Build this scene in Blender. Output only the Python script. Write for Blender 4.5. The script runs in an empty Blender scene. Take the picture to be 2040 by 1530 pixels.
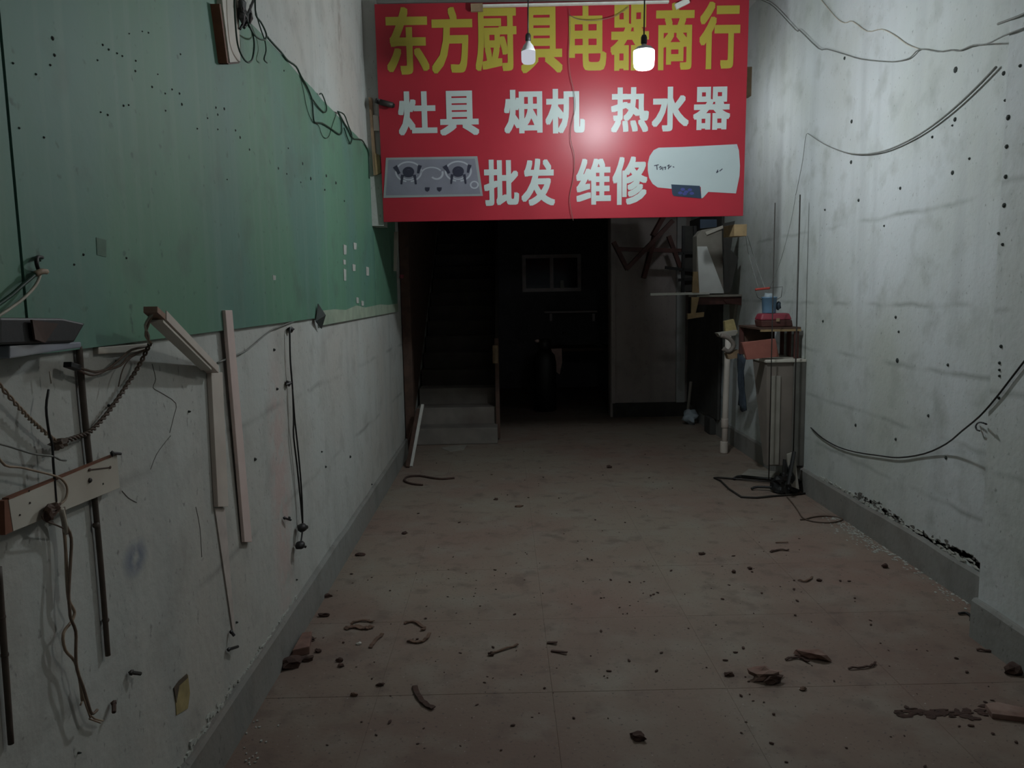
import bpy, bmesh, math, random
from mathutils import Vector, Matrix, noise
random.seed(7)
SC = bpy.context.scene
COL = SC.collection

# ---------------------------------------------------------------- camera
FPX, CAM_H = 1532.0, 1.5
VPX, VPY, ROLL = 1005.0, 585.0, 0.018
_y = Vector((VPX - 1020, 765 - VPY, FPX)); _t = (ROLL * _y[0] - _y[1]) / FPX
_z = Vector((-ROLL, 1, _t)); _y.normalize(); _z.normalize()
_x = _y.cross(_z)
if _x[0] < 0: _x = -_x
CAMPOS = Vector((0, 0, CAM_H))
cam_d = bpy.data.cameras.new('camera'); cam = bpy.data.objects.new('camera', cam_d); COL.objects.link(cam)
cam_d.sensor_width = 36; cam_d.lens = 36 * FPX / 2040; cam_d.clip_start = 0.02; cam_d.clip_end = 100
_r = Vector((_x[0], _y[0], _z[0])); _u = Vector((_x[1], _y[1], _z[1])); _f = Vector((_x[2], _y[2], _z[2]))
cam.matrix_world = Matrix.Translation(CAMPOS) @ Matrix((_r, _u, -_f)).transposed().to_4x4()
SC.camera = cam

# ---------------------------------------------------------------- world, exposure
w = bpy.data.worlds.new('world'); SC.world = w; w.use_nodes = True
bg = w.node_tree.nodes['Background']; bg.inputs[0].default_value = (0.80, 0.90, 1.0, 1); bg.inputs[1].default_value = 0.05
BULB_POWER, BULB_NEAR, BULB_LOFT = 405.0, 102.0, 130.0
SC.view_settings.view_transform = 'Standard'; SC.view_settings.look = 'None'
SC.view_settings.exposure = 0.0; SC.view_settings.gamma = 1.0; SC.view_settings.use_curve_mapping = False

# ---------------------------------------------------------------- measured points: the planes of the room
XL, XR, XN, YN = -0.955, 2.2, 1.995, 3.13       # left wall, right wall, near pier face, pier end
YS = 5.6                                          # face of the sign
def ray(px, py):
    c = Vector((px - 1020, 765 - py, FPX))
    return Vector((_x.dot(c), _y.dot(c), _z.dot(c)))
def on(px, py, ax, v):
    d = ray(px, py); return CAMPOS + d * ((v - CAMPOS[ax]) / d[ax])
def LW(px, py, off=0.0): return on(px, py, 0, XL + off)
def RW(px, py, off=0.0):
    p = on(px, py, 0, XN - off)
    return p if p.y < YN else on(px, py, 0, XR - off)
def RC(px, py, off, x0=1760, x1=1955):
    """a cable on the right wall: it swings out to clear the near pier"""
    t = min(max((px - x0) / (x1 - x0), 0), 1); t = t * t * (3 - 2 * t)
    return on(px, py, 0, (XR - off) * (1 - t) + (XN - .01) * t)
def FL(px, py, z=0.0): return on(px, py, 2, z)
def AT(px, py, Y): return on(px, py, 1, Y)

# ---------------------------------------------------------------- helpers
def link(name, me, mat, parent=None, smooth=False):
    o = bpy.data.objects.new(name, me); COL.objects.link(o)
    if mat is not None: me.materials.append(mat)
    if parent is not None: o.parent = parent
    if smooth:
        for p in me.polygons: p.use_smooth = True
    return o
def tag(o, label, cat, group=None):
    o['label'] = label; o['category'] = cat
    if group: o['group'] = group
    return o
def thing(name, label, cat, loc=(0, 0, 0), group=None):
    o = bpy.data.objects.new(name, None); COL.objects.link(o); o.location = loc
    o.empty_display_size = 0.05
    return tag(o, label, cat, group)
def struct(o): o['kind'] = 'structure'; return o

class MB:
    """collects shapes in world space; build() links them as one mesh object"""
    def __init__(s): s.v = []; s.f = []
    def add(s, vs, fs):
        n = len(s.v); s.v += [Vector(v) for v in vs]; s.f += [tuple(i + n for i in f) for f in fs]; return s
    def box(s, a, b):
        x0, y0, z0 = a; x1, y1, z1 = b
        return s.hexa([(x0,y0,z0),(x1,y0,z0),(x1,y1,z0),(x0,y1,z0),(x0,y0,z1),(x1,y0,z1),(x1,y1,z1),(x0,y1,z1)])
    def hexa(s, p):
        return s.add(p, [(3,2,1,0),(4,5,6,7),(0,1,5,4),(1,2,6,5),(2,3,7,6),(3,0,4,7)])
    def prism(s, pts, d):
        """polygon pts swept by vector d"""
        d = Vector(d); n = len(pts); P = [Vector(p) for p in pts]
        return s.add(P + [p + d for p in P], [tuple(range(n))[::-1], tuple(range(n, 2*n))] + [(i, (i+1) % n, n+(i+1) % n, n+i) for i in range(n)])
    def bar(s, a, b, w, t, up=(0, 0, 1)):
        a, b = Vector(a), Vector(b); d = (b - a).normalized()
        u = d.cross(Vector(up))
        if u.length < 1e-4: u = d.cross(Vector((0, 1, 0)))
        u.normalize(); v = u.cross(d).normalized()
        u *= w / 2; v *= t / 2
        return s.hexa([a-u-v, a+u-v, a+u+v, a-u+v, b-u-v, b+u-v, b+u+v, b-u+v])
    def tube(s, pts, r, n=6, smooth=3, r2=None):
        P = curve(pts, smooth); m = len(P); vs = []; fs = []
        prev = None
        for i, p in enumerate(P):
            d = (P[min(i+1, m-1)] - P[max(i-1, 0)])
            d = d.normalized() if d.length > 1e-9 else Vector((0, 0, 1))
            if prev is None: u = d.orthogonal().normalized()
            else:
                u = prev - d * prev.dot(d)
                u = u.normalized() if u.length > 1e-6 else d.orthogonal().normalized()
            prev = u; v = d.cross(u)
            rr = r if r2 is None else r + (r2 - r) * i / (m - 1)
            for k in range(n):
                a = 2 * math.pi * k / n; vs.append(p + (u * math.cos(a) + v * math.sin(a)) * rr)
        for i in range(m - 1):
            for k in range(n):
                fs.append((i*n+k, i*n+(k+1) % n, (i+1)*n+(k+1) % n, (i+1)*n+k))
        fs.append(tuple(range(n))[::-1]); fs.append(tuple(range((m-1)*n, m*n)))
        return s.add(vs, fs)
    def lathe(s, prof, c, n=20, axis=None):
        """prof: list of (r, h); revolved about axis through c"""
        c = Vector(c); ax = Vector(axis or (0, 0, 1)).normalized(); u = ax.orthogonal().normalized(); v = ax.cross(u)
        vs = []; fs = []
        for r, h in prof:
            for k in range(n):
                a = 2 * math.pi * k / n; vs.append(c + ax * h + (u * math.cos(a) + v * math.sin(a)) * max(r, 1e-4))
        for i in range(len(prof) - 1):
            for k in range(n): fs.append((i*n+k, i*n+(k+1) % n, (i+1)*n+(k+1) % n, (i+1)*n+k))
        fs.append(tuple(range(n))[::-1]); fs.append(tuple(range((len(prof)-1)*n, len(prof)*n)))
        return s.add(vs, fs)
    def lump(s, c, size, rough=0.25, sub=2, seed=0, rot=0.0):
        bm = bmesh.new(); bmesh.ops.create_icosphere(bm, subdivisions=sub, radius=1.0)
        R = Matrix.Rotation(rot, 3, 'Z'); vs = []
        for v in bm.verts:
            k = 1 + rough * noise.noise(v.co * 1.7 + Vector((seed * 3.1, seed * 1.7, 0))) * 1.6
            q = R @ Vector((v.co.x * size[0] * k, v.co.y * size[1] * k, v.co.z * size[2] * k)); vs.append(Vector(c) + q)
        fs = [tuple(v.index for v in f.verts) for f in bm.faces]; bm.free()
        return s.add(vs, fs)
    def build(s, name, mat, parent=None, smooth=False, bevel=0.0):
        me = bpy.data.meshes.new(name)
        org = parent.matrix_basis.translation if parent is not None else None
        # origin: at the middle of a top-level mesh, else at the parent
        if parent is None:
            c = sum(s.v, Vector()) / len(s.v); c.z = min(v.z for v in s.v)
        else:
            c = Vector(parent.location)
            g = parent.parent
            while g is not None: c = c + Vector(g.location); g = g.parent
        me.from_pydata([tuple(v - c) for v in s.v], [], s.f); me.validate(); me.update()
        bm = bmesh.new(); bm.from_mesh(me); bmesh.ops.recalc_face_normals(bm, faces=bm.faces)
        if bevel > 0:
            bmesh.ops.bevel(bm, geom=[e for e in bm.edges if len(e.link_faces) == 2 and e.calc_face_angle(0) > 0.6], offset=bevel, segments=2, affect='EDGES', profile=0.6, clamp_overlap=True)
        bm.to_mesh(me); bm.free()
        o = link(name, me, mat, parent, smooth)
        if parent is None: o.location = c
        return o
def curve(pts, k):
    P = [Vector(p) for p in pts]
    if k <= 1 or len(P) < 3: return P
    out = []
    for i in range(len(P) - 1):
        a = P[max(i-1, 0)]; b = P[i]; c = P[i+1]; d = P[min(i+2, len(P)-1)]
        for j in range(k):
            t = j / k
            out.append(0.5 * ((2*b) + (c-a)*t + (2*a-5*b+4*c-d)*t*t + (3*b-a-3*c+d)*t*t*t))
    out.append(P[-1]); return out
def twisted(pts, r, rad, turns, k=8, phase=0):
    P = curve(pts, k); n = len(P); out = []
    for i, p in enumerate(P):
        d = (P[min(i+1, n-1)] - P[max(i-1, 0)]).normalized()
        u = d.cross(Vector((1, 0, 0)))
        u = u.normalized() if u.length > 1e-4 else Vector((0, 1, 0))
        v = d.cross(u); a = 2 * math.pi * turns * i / (n - 1) + phase
        out.append(p + (u * math.cos(a) + v * math.sin(a)) * rad)
    return out

# ---------------------------------------------------------------- materials
def new_mat(name):
    m = bpy.data.materials.new(name); m.use_nodes = True; nt = m.node_tree
    return m, nt, nt.nodes, nt.links, nt.nodes['Principled BSDF']
def pos_scaled(nt, s):
    g = nt.nodes.new('ShaderNodeNewGeometry'); mp = nt.nodes.new('ShaderNodeMapping')
    mp.inputs['Scale'].default_value = s; nt.links.new(g.outputs['Position'], mp.inputs['Vector']); return mp.outputs[0]
def noise_fac(nt, scale, lo, hi, det=3, s=(1, 1, 1), off=0.0):
    v = pos_scaled(nt, s); n = nt.nodes.new('ShaderNodeTexNoise'); n.inputs['Scale'].default_value = scale; n.inputs['Detail'].default_value = det
    if off:
        ad = nt.nodes.new('ShaderNodeVectorMath'); ad.inputs[1].default_value = (off, off * .7, off * 1.3); nt.links.new(v, ad.inputs[0]); v = ad.outputs[0]
    nt.links.new(v, n.inputs['Vector'])
    r = nt.nodes.new('ShaderNodeMapRange'); r.inputs['From Min'].default_value = lo; r.inputs['From Max'].default_value = hi
    nt.links.new(n.outputs['Fac'], r.inputs['Value']); return r.outputs[0]
def mixc(nt, fac, a, b, amount=1.0):
    m = nt.nodes.new('ShaderNodeMix'); m.data_type = 'RGBA'
    if amount != 1.0:
        k = nt.nodes.new('ShaderNodeMath'); k.operation = 'MULTIPLY'; k.inputs[1].default_value = amount; nt.links.new(fac, k.inputs[0]); fac = k.outputs[0]
    nt.links.new(fac, m.inputs['Factor'])
    for s, c in (('A', a), ('B', b)):
        i = [q for q in m.inputs if q.name == s and q.type == 'RGBA'][0]
        if isinstance(c, tuple): i.default_value = (*c, 1)
        else: nt.links.new(c, i)
    return [q for q in m.outputs if q.type == 'RGBA'][0]
def bump(nt, bs, fac, strength, dist=0.005):
    b = nt.nodes.new('ShaderNodeBump'); b.inputs['Strength'].default_value = strength; b.inputs['Distance'].default_value = dist
    nt.links.new(fac, b.inputs['Height']); nt.links.new(b.outputs[0], bs.inputs['Normal'])
def simple(name, c, rough=0.6, var=0.25, scale=25, metal=0.0, dirt=None):
    m, nt, N, L, bs = new_mat(name)
    c2 = tuple(x * (1 - var) for x in c); o = mixc(nt, noise_fac(nt, scale, .35, .7), c, c2)
    if dirt: o = mixc(nt, noise_fac(nt, scale * .3, .5, .72, 4, off=3.3), o, dirt, .8)
    L.new(o, bs.inputs['Base Color']); bs.inputs['Roughness'].default_value = rough; bs.inputs['Metallic'].default_value = metal
    bump(nt, bs, noise_fac(nt, scale * 3, .2, .8), .15, .002)
    return m
def line_mask(nt, z, wid):
    """1 near height z, ragged"""
    g = nt.nodes.new('ShaderNodeNewGeometry'); sp = nt.nodes.new('ShaderNodeSeparateXYZ'); nt.links.new(g.outputs['Position'], sp.inputs[0])
    n = noise_fac(nt, 3.0, 0, 1, 4)
    a = nt.nodes.new('ShaderNodeMath'); a.operation = 'MULTIPLY_ADD'; nt.links.new(n, a.inputs[0]); a.inputs[1].default_value = 0.06; nt.links.new(sp.outputs[2], a.inputs[2])
    b = nt.nodes.new('ShaderNodeMath'); b.operation = 'SUBTRACT'; nt.links.new(a.outputs[0], b.inputs[0]); b.inputs[1].default_value = z + .03
    c = nt.nodes.new('ShaderNodeMath'); c.operation = 'ABSOLUTE'; nt.links.new(b.outputs[0], c.inputs[0])
    r = nt.nodes.new('ShaderNodeMapRange'); nt.links.new(c.outputs[0], r.inputs['Value']); r.inputs['From Min'].default_value = 0; r.inputs['From Max'].default_value = wid
    r.inputs['To Min'].default_value = 1; r.inputs['To Max'].default_value = 0
    k = nt.nodes.new('ShaderNodeMath'); k.operation = 'MULTIPLY'; nt.links.new(r.outputs[0], k.inputs[0]); nt.links.new(noise_fac(nt, 2.2, .42, .62, 3, off=z * 7), k.inputs[1])
    return k.outputs[0]
def spot_mask(nt, c, rad, squash=(1, 1, 1)):
    g = nt.nodes.new('ShaderNodeNewGeometry'); d = nt.nodes.new('ShaderNodeVectorMath'); d.operation = 'SUBTRACT'; nt.links.new(g.outputs['Position'], d.inputs[0]); d.inputs[1].default_value = c
    e = nt.nodes.new('ShaderNodeVectorMath'); e.operation = 'MULTIPLY'; nt.links.new(d.outputs[0], e.inputs[0]); e.inputs[1].default_value = squash
    l = nt.nodes.new('ShaderNodeVectorMath'); l.operation = 'LENGTH'; nt.links.new(e.outputs[0], l.inputs[0])
    r = nt.nodes.new('ShaderNodeMapRange'); nt.links.new(l.outputs['Value'], r.inputs['Value']); r.inputs['From Min'].default_value = rad * .3; r.inputs['From Max'].default_value = rad
    r.inputs['To Min'].default_value = 1; r.inputs['To Max'].default_value = 0
    k = nt.nodes.new('ShaderNodeMath'); k.operation = 'MULTIPLY'; nt.links.new(r.outputs[0], k.inputs[0]); nt.links.new(noise_fac(nt, 14, .32, .52), k.inputs[1])
    return k.outputs[0]
def plaster(name, base, warm, lines=(), spots=(), streak=.5):
    m, nt, N, L, bs = new_mat(name)
    o = mixc(nt, noise_fac(nt, 1.1, .38, .66, 4), base, warm)
    dark = tuple(x * .74 for x in base)
    o = mixc(nt, noise_fac(nt, 1.0, .5, .72, 4, (7, 7, .55)), o, dark, streak)          # vertical runs
    o = mixc(nt, noise_fac(nt, 6, .52, .75, 5, off=2.0), o, tuple(x * .66 for x in warm), .55)   # grime
    o = mixc(nt, noise_fac(nt, 55, .66, .76, 2, (1, 1, .7)), o, tuple(x * .35 for x in warm), .6)    # specks
    for z in lines: o = mixc(nt, line_mask(nt, z, .02), o, tuple(x * .45 for x in warm), .6)
    for c, rad, col, sq in spots: o = mixc(nt, spot_mask(nt, c, rad, sq), o, col, .85)
    L.new(o, bs.inputs['Base Color']); bs.inputs['Roughness'].default_value = .85
    bump(nt, bs, noise_fac(nt, 28, .2, .8, 5), .35, .006)
    return m
_bs = LW(270, 1112); _pk = LW(560, 980); _sm = LW(677, 70)
M = {}
M['wall_left'] = plaster('plaster_left', (.455, .475, .45), (.42, .405, .365), (.62, 1.05), [((_bs.x, _bs.y, _bs.z), .085, (.13, .16, .22), (1, 1.1, 1.5)), ((_pk.x, _pk.y, _pk.z), .5, (.47, .36, .33), (1, 3.0, .7)), ((_sm.x, _sm.y, _sm.z), .26, (.27, .25, .22), (1, 3.4, .8))])
M['wall_right'] = plaster('plaster_right', (.55, .585, .59), (.45, .48, .44), (.41, .735, 1.07, 1.40, 1.9))
M['wall_back'] = plaster('plaster_back', (.40, .355, .34), (.36, .31, .285))
M['ceiling'] = plaster('plaster_ceiling', (.5, .52, .52), (.42, .42, .4))
M['cement'] = plaster('cement_skirting', (.245, .25, .235), (.21, .195, .175), streak=.7)
def floor_mat():
    m, nt, N, L, bs = new_mat('dusty_terrazzo')
    o = mixc(nt, noise_fac(nt, .8, .38, .64, 5), (.235, .195, .153), (.222, .150, .120))
    # darker brown towards the shop front, thinning out into the shop
    g = N.new('ShaderNodeNewGeometry'); sp = N.new('ShaderNodeSeparateXYZ'); L.new(g.outputs['Position'], sp.inputs[0])
    a = N.new('ShaderNodeMath'); a.operation = 'MULTIPLY_ADD'; L.new(noise_fac(nt, 1.3, .2, .8, 5, off=11), a.inputs[0]); a.inputs[1].default_value = -2.2; L.new(sp.outputs[1], a.inputs[2])
    r = N.new('ShaderNodeMapRange'); L.new(a.outputs[0], r.inputs['Value']); r.inputs['From Min'].default_value = .6; r.inputs['From Max'].default_value = 3.0; r.inputs['To Min'].default_value = 1; r.inputs['To Max'].default_value = 0
    o = mixc(nt, r.outputs[0], o, (.135, .088, .069), .9)
    o = mixc(nt, noise_fac(nt, 4, .48, .7, 6, off=5), o, (.26, .25, .21), .4)
    o = mixc(nt, noise_fac(nt, 9, .55, .72, 4, off=9), o, (.12, .085, .07), .6)
    o = mixc(nt, noise_fac(nt, 70, .63, .72, 2, off=1), o, (.06, .05, .045), .7)
    o = mixc(nt, noise_fac(nt, 90, .70, .78, 2, off=4), o, (.42, .42, .4), .6)
    L.new(o, bs.inputs['Base Color']); bs.inputs['Roughness'].default_value = .78
    bump(nt, bs, noise_fac(nt, 60, .2, .8, 4), .2, .004); return m
M['floor'] = floor_mat()
def panel_mat():
    m, nt, N, L, bs = new_mat('green_paint')
    o = mixc(nt, noise_fac(nt, 1.0, .42, .62, 3, (1, 1, .6)), (.108, .245, .160), (.095, .215, .142))
    o = mixc(nt, noise_fac(nt, 1.0, .47, .62, 3, (1.9, 1.9, .9), off=2), o, (.098, .200, .190), .5)
    o = mixc(nt, noise_fac(nt, 1.0, .52, .7, 3, (16, 16, .4), off=7), o, (.17, .27, .21), .4)
    o = mixc(nt, noise_fac(nt, 30, .67, .77, 2), o, (.05, .11, .08), .8)
    o = mixc(nt, noise_fac(nt, 5, .56, .74, 4, off=6), o, (.085, .15, .115), .6)
    L.new(o, bs.inputs['Base Color']); bs.inputs['Roughness'].default_value = .6
    bump(nt, bs, noise_fac(nt, 18, .2, .8, 4), .2, .004); return m
M['green'] = panel_mat()
M['red'] = simple('red_vinyl', (.36, .022, .036), .35, .12, 3)
M['yellow'] = simple('yellow_vinyl', (.37, .31, .045), .36, .08, 4)
M['white_vinyl'] = simple('white_vinyl', (.43, .49, .47), .36, .06, 4)
M['print_grey'] = simple('print_grey', (.20, .20, .24), .35, .15, 6)
M['print_edge'] = simple('print_edge', (.27, .29, .29), .35, .1, 6)
M['print_dark'] = simple('print_dark', (.03, .03, .05), .35, .2, 9)
M['print_pale'] = simple('print_pale', (.36, .37, .41), .35, .1, 9)
M['print_white'] = simple('print_white', (.37, .43, .43), .35, .06, 4)
M['print_navy'] = simple('print_navy', (.022, .04, .07), .35, .2, 9)
M['print_blue'] = simple('print_blue', (.05, .06, .22), .35, .2, 9)
for _k in ('red', 'yellow', 'white_vinyl', 'print_white', 'print_grey', 'print_edge'): M[_k].node_tree.nodes['Principled BSDF'].inputs['Specular IOR Level'].default_value = .32
M['wood'] = simple('bare_wood', (.28, .19, .11), .7, .35, 14)
M['yellow_wood'] = simple('yellow_wood', (.31, .215, .105), .7, .35, 14)
M['brown_end'] = simple('brown_broken_end', (.30, .19, .14), .8, .35, 30)
M['red_wood'] = simple('red_brown_wood', (.10, .035, .028), .6, .4, 14)
M['dark_wood'] = simple('dark_brown_wood', (.085, .045, .03), .7, .4, 14)
M['bamboo'] = simple('weathered_bamboo', (.085, .065, .05), .6, .4, 18)
M['melamine'] = simple('dirty_white_melamine', (.56, .53, .46), .5, .15, 7, dirt=(.38, .33, .27))
M['brown_edge'] = simple('brown_board_edge', (.20, .075, .04), .7, .3, 20)
M['pvc'] = simple('aged_white_pvc', (.60, .54, .48), .5, .12, 9, dirt=(.45, .38, .33))
M['pvc_pink'] = simple('pinkish_pvc', (.66, .53, .49), .5, .1, 9)
M['black'] = simple('black_plastic', (.014, .014, .014), .5, .3, 20)
M['black_green'] = simple('dark_green_cable', (.012, .05, .03), .5, .3, 20)
M['cable_brown'] = simple('brown_cable', (.11, .075, .055), .6, .3, 30)
M['cable_tan'] = simple('tan_cable', (.36, .27, .19), .6, .3, 30)
M['cable_red'] = simple('dull_red_wire', (.20, .12, .10), .6, .3, 30)
M['cable_pale'] = simple('pale_cable', (.50, .46, .38), .6, .2, 30)
M['cable_grey'] = simple('grey_cable', (.20, .21, .19), .6, .25, 30)
M['iron'] = simple('dark_iron', (.045, .04, .035), .55, .35, 25, .3)
M['dark_hole'] = simple('dark_plug', (.035, .045, .04), .8, .3, 30)
M['foam'] = simple('yellow_foam', (.36, .29, .13), .9, .3, 25)
M['torn'] = simple('torn_backing', (.30, .36, .27), .9, .2, 12, dirt=(.2, .27, .2))
M['pale'] = simple('pale_scrap', (.62, .62, .57), .8, .15, 20)
M['flake'] = simple('plaster_flake', (.44, .45, .41), .9, .2, 30)
M['bare_patch'] = simple('bare_mortar', (.15, .145, .13), .95, .4, 40)
M['brick'] = simple('brick_red', (.22, .125, .10), .9, .35, 22, dirt=(.33, .25, .21))
M['earth'] = simple('brown_dirt', (.075, .042, .033), .95, .4, 30)
M['leaf'] = simple('brown_scrap', (.16, .095, .065), .85, .35, 30)
M['grey_board'] = simple('grey_brown_board', (.20, .17, .145), .75, .25, 6, dirt=(.15, .14, .125))
M['lit_white'] = simple('lit_white', (.62, .64, .62), .7, .1, 8)
M['grey_card'] = simple('grey_card', (.30, .28, .24), .8, .2, 10)
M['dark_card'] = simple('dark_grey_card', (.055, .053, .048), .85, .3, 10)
M['navy_cloth'] = simple('dark_blue_cloth', (.035, .05, .07), .9, .3, 30)
M['red_tin'] = simple('red_tin', (.26, .035, .055), .45, .25, 12)
M['pink_box'] = simple('faded_red_box', (.30, .10, .075), .7, .2, 14)
M['blue_tin'] = simple('blue_tin', (.13, .24, .36), .45, .2, 14)
M['red_grip'] = simple('red_grip', (.42, .05, .035), .45, .2, 14)
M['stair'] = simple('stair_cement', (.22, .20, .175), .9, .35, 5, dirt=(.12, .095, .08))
M['stair_shade'] = simple('shaded_stair', (.048, .040, .034), .9, .35, 6)  # shade of the upper stairs put into a dark colour
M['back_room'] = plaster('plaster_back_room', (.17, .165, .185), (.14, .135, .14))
M['duct_line'] = simple('duct_glue_line', (.50, .44, .40), .9, .2, 20)
M['hole_edge'] = simple('hole_edge', (.10, .075, .05), .9, .3, 30)
M['cable_mid'] = simple('mid_brown_cable', (.20, .14, .10), .6, .4, 40)
M['patch_green'] = simple('dull_green_patch', (.12, .20, .15), .8, .2, 20)
M['cabinet_side'] = simple('cabinet_side', (.135, .13, .115), .75, .25, 8)
M['bag'] = simple('blue_white_bag', (.36, .42, .46), .6, .3, 12)
M['rag'] = simple('pinkish_rag', (.70, .50, .45), .9, .2, 20)
M['plastic_grey'] = simple('blue_grey_ledge', (.28, .30, .36), .6, .3, 12, dirt=(.45, .45, .42))
M['dark_glass'] = simple('dark_glass', (.008, .009, .014), .12, .2, 5)
M['grey_frame'] = simple('aluminium_frame', (.82, .74, .74), .5, .15, 12)
M['alu'] = simple('lamp_housing', (.55, .56, .57), .4, .1, 20)
def emit(name, col, strength):
    m, nt, N, L, bs = new_mat(name); e = N.new('ShaderNodeEmission'); e.inputs[0].default_value = (*col, 1); e.inputs[1].default_value = strength
    L.new(e.outputs[0], N['Material Output'].inputs['Surface']); return m

# ---------------------------------------------------------------- setting
YF, YB, ZC = -1.6, 12.2, 3.95      # shop front (open), far back wall, ceiling
floor = struct(MB().box((XL - .2, YF - 4.5, -.12), (XR + .25, YB + .2, -.0018)).build('floor', M['floor']))
wl = struct(MB().box((XL - .2, YF, -.12), (XL, YB, ZC + .2)).build('wall_left', M['wall_left']))
wr = struct(MB().prism([(XN, YF, -.12), (XN, YN, -.12), (XR, YN + .005, -.12), (XR, YB, -.12), (XR + .25, YB, -.12), (XR + .25, YF, -.12)], (0, 0, ZC + .32)).build('wall_right', M['wall_right']))
struct(MB().box((XL - .2, YF, ZC), (XR + .25, YB, ZC + .2)).build('ceiling', M['ceiling']))
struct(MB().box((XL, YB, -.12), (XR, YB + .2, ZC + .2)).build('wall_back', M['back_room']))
struct(MB().box((1.25, 9.15, -.01), (XR, 9.33, ZC + .05)).build('wall_middle', M['wall_back']))
SX0_ = AT(764, 440, YS).x
# upper floor behind the sign: its slab, its front beam above the sign, and the block over it
struct(MB().box((-.12, 7.9, 2.62), (XR - .001, YB, 2.80)).build('trim_1', M['ceiling']))
struct(MB().box((-.12, YS + .17, 2.44), (1.54, 7.899, 2.60)).build('loft_baffle', M['ceiling']))  # unseen slab added to keep the loft bulb's light off floor and stairs
struct(MB().box((XL, YS + .08, 3.54), (1.45, YS + .30, ZC)).build('trim_2', M['ceiling']))
struct(MB().box((XL, YS + .03, 2.0), (SX0_ - .003, YS + .2, ZC)).build('trim_5', M['wall_left']))
struct(MB().box((1.255, 9.10, .172), (1.30, 9.149, 2.615)).build('trim_3', M['wall_back']))
struct(MB().box((2.03, 9.09, .172), (2.13, 9.149, 2.615)).build('trim_4', M['ceiling']))
struct(MB().box((1.28, 9.115, -.004), (XR - .03, 9.149, .17)).build('baseboard_back', M['dark_card']))
# skirtings: slightly uneven cement, chamfered top
def skirting(name, x_wall, sx, y0, y1, h=.17, t=.022, n=40, cap=False):
    m = MB(); prof = []
    for i in range(n + 1):
        y = y0 + (y1 - y0) * i / n; q = noise.noise(Vector((x_wall * 3, y * 3.1, 0)))
        hh = h + .008 * q; tt = t + .003 * noise.noise(Vector((x_wall, y * 2.3, 7)))
        prof.append([(x_wall - sx * .004, y, -.004), (x_wall + sx * tt * 1.1, y, -.004), (x_wall + sx * tt, y, hh - .012), (x_wall + sx * (tt - .009), y, hh), (x_wall - sx * .004, y, hh + .002)])
    vs = [p for s in prof for p in s]; fs = []
    for i in range(n):
        for k in range(5): fs.append((i*5+k, i*5+(k+1) % 5, (i+1)*5+(k+1) % 5, (i+1)*5+k))
    fs += [(0, 1, 2, 3, 4), tuple(n*5 + k for k in (4, 3, 2, 1, 0))]
    return m.add(vs, fs)
bl = struct(skirting('b', XL, 1, YF, 7.55).build('baseboard_left', M['cement']))
m = skirting('b', XR, -1, YN + .01, 9.1)
m2 = skirting('b', XN, -1, YF, YN + .012); m.add(m2.v, m2.f)
br = struct(m.build('baseboard_right', M['cement']))

# floor tiles: joints 2.5 mm, each tile a hair uneven
T = .66; x_j = FL(1069, 1118).x; y_j = FL(1260, 1229).y
xs = [x for x in (x_j + T * k for k in range(-6, 7)) if XL - T < x < XR]
ys = [y_j + T * k for k in range(-9, 13)]
for x0 in xs:
    for y0 in ys:
        a, b = max(x0, XL) + .0004, min(x0 + T, XR) - .0004
        c, d = max(y0, YF) + .0004, min(y0 + T, YB) - .0004
        if b - a < .02 or d - c < .02: continue
        z = -random.uniform(0, .0005)
        t = MB().hexa([(a,c,-.0018),(b,c,-.0018),(b,d,-.0018),(a,d,-.0018),(a+.001,c+.001,z),(b-.001,c+.001,z-random.uniform(0,.0004)),(b-.001,d-.001,z),(a+.001,d-.001,z-random.uniform(0,.0004))]).build('tile', M['floor'], floor)

# ---------------------------------------------------------------- green wall panel in four sheets
ZP0, ZP1 = 1.395, 2.535
gp = thing('wall_panel', 'green painted wall panelling in upright sheets on the left wall', 'panel', (XL, 3.0, ZP0))
seams = [YF + .2, LW(36, 600).y, LW(603, 420).y, LW(739, 450).y, LW(785, 600).y + .12]
for i in range(4):
    y0, y1 = seams[i] + .003, seams[i+1] - .003
    n = 8; zt = [ZP1 + .012 * noise.noise(Vector((y0 + k, 3, 1))) for k in range(n + 1)]
    top = [(XL + .001, y1 + (y0 - y1) * k / n, zt[k]) for k in range(n + 1)]
    zb = ZP0 + (.0 if i < 3 else -.012)
    MB().prism([(XL + .001, y0, zb), (XL + .001, y1, zb)] + top, (.012 + .002 * (i % 2), 0, 0)).build('sheet', M['green'], gp)
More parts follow.
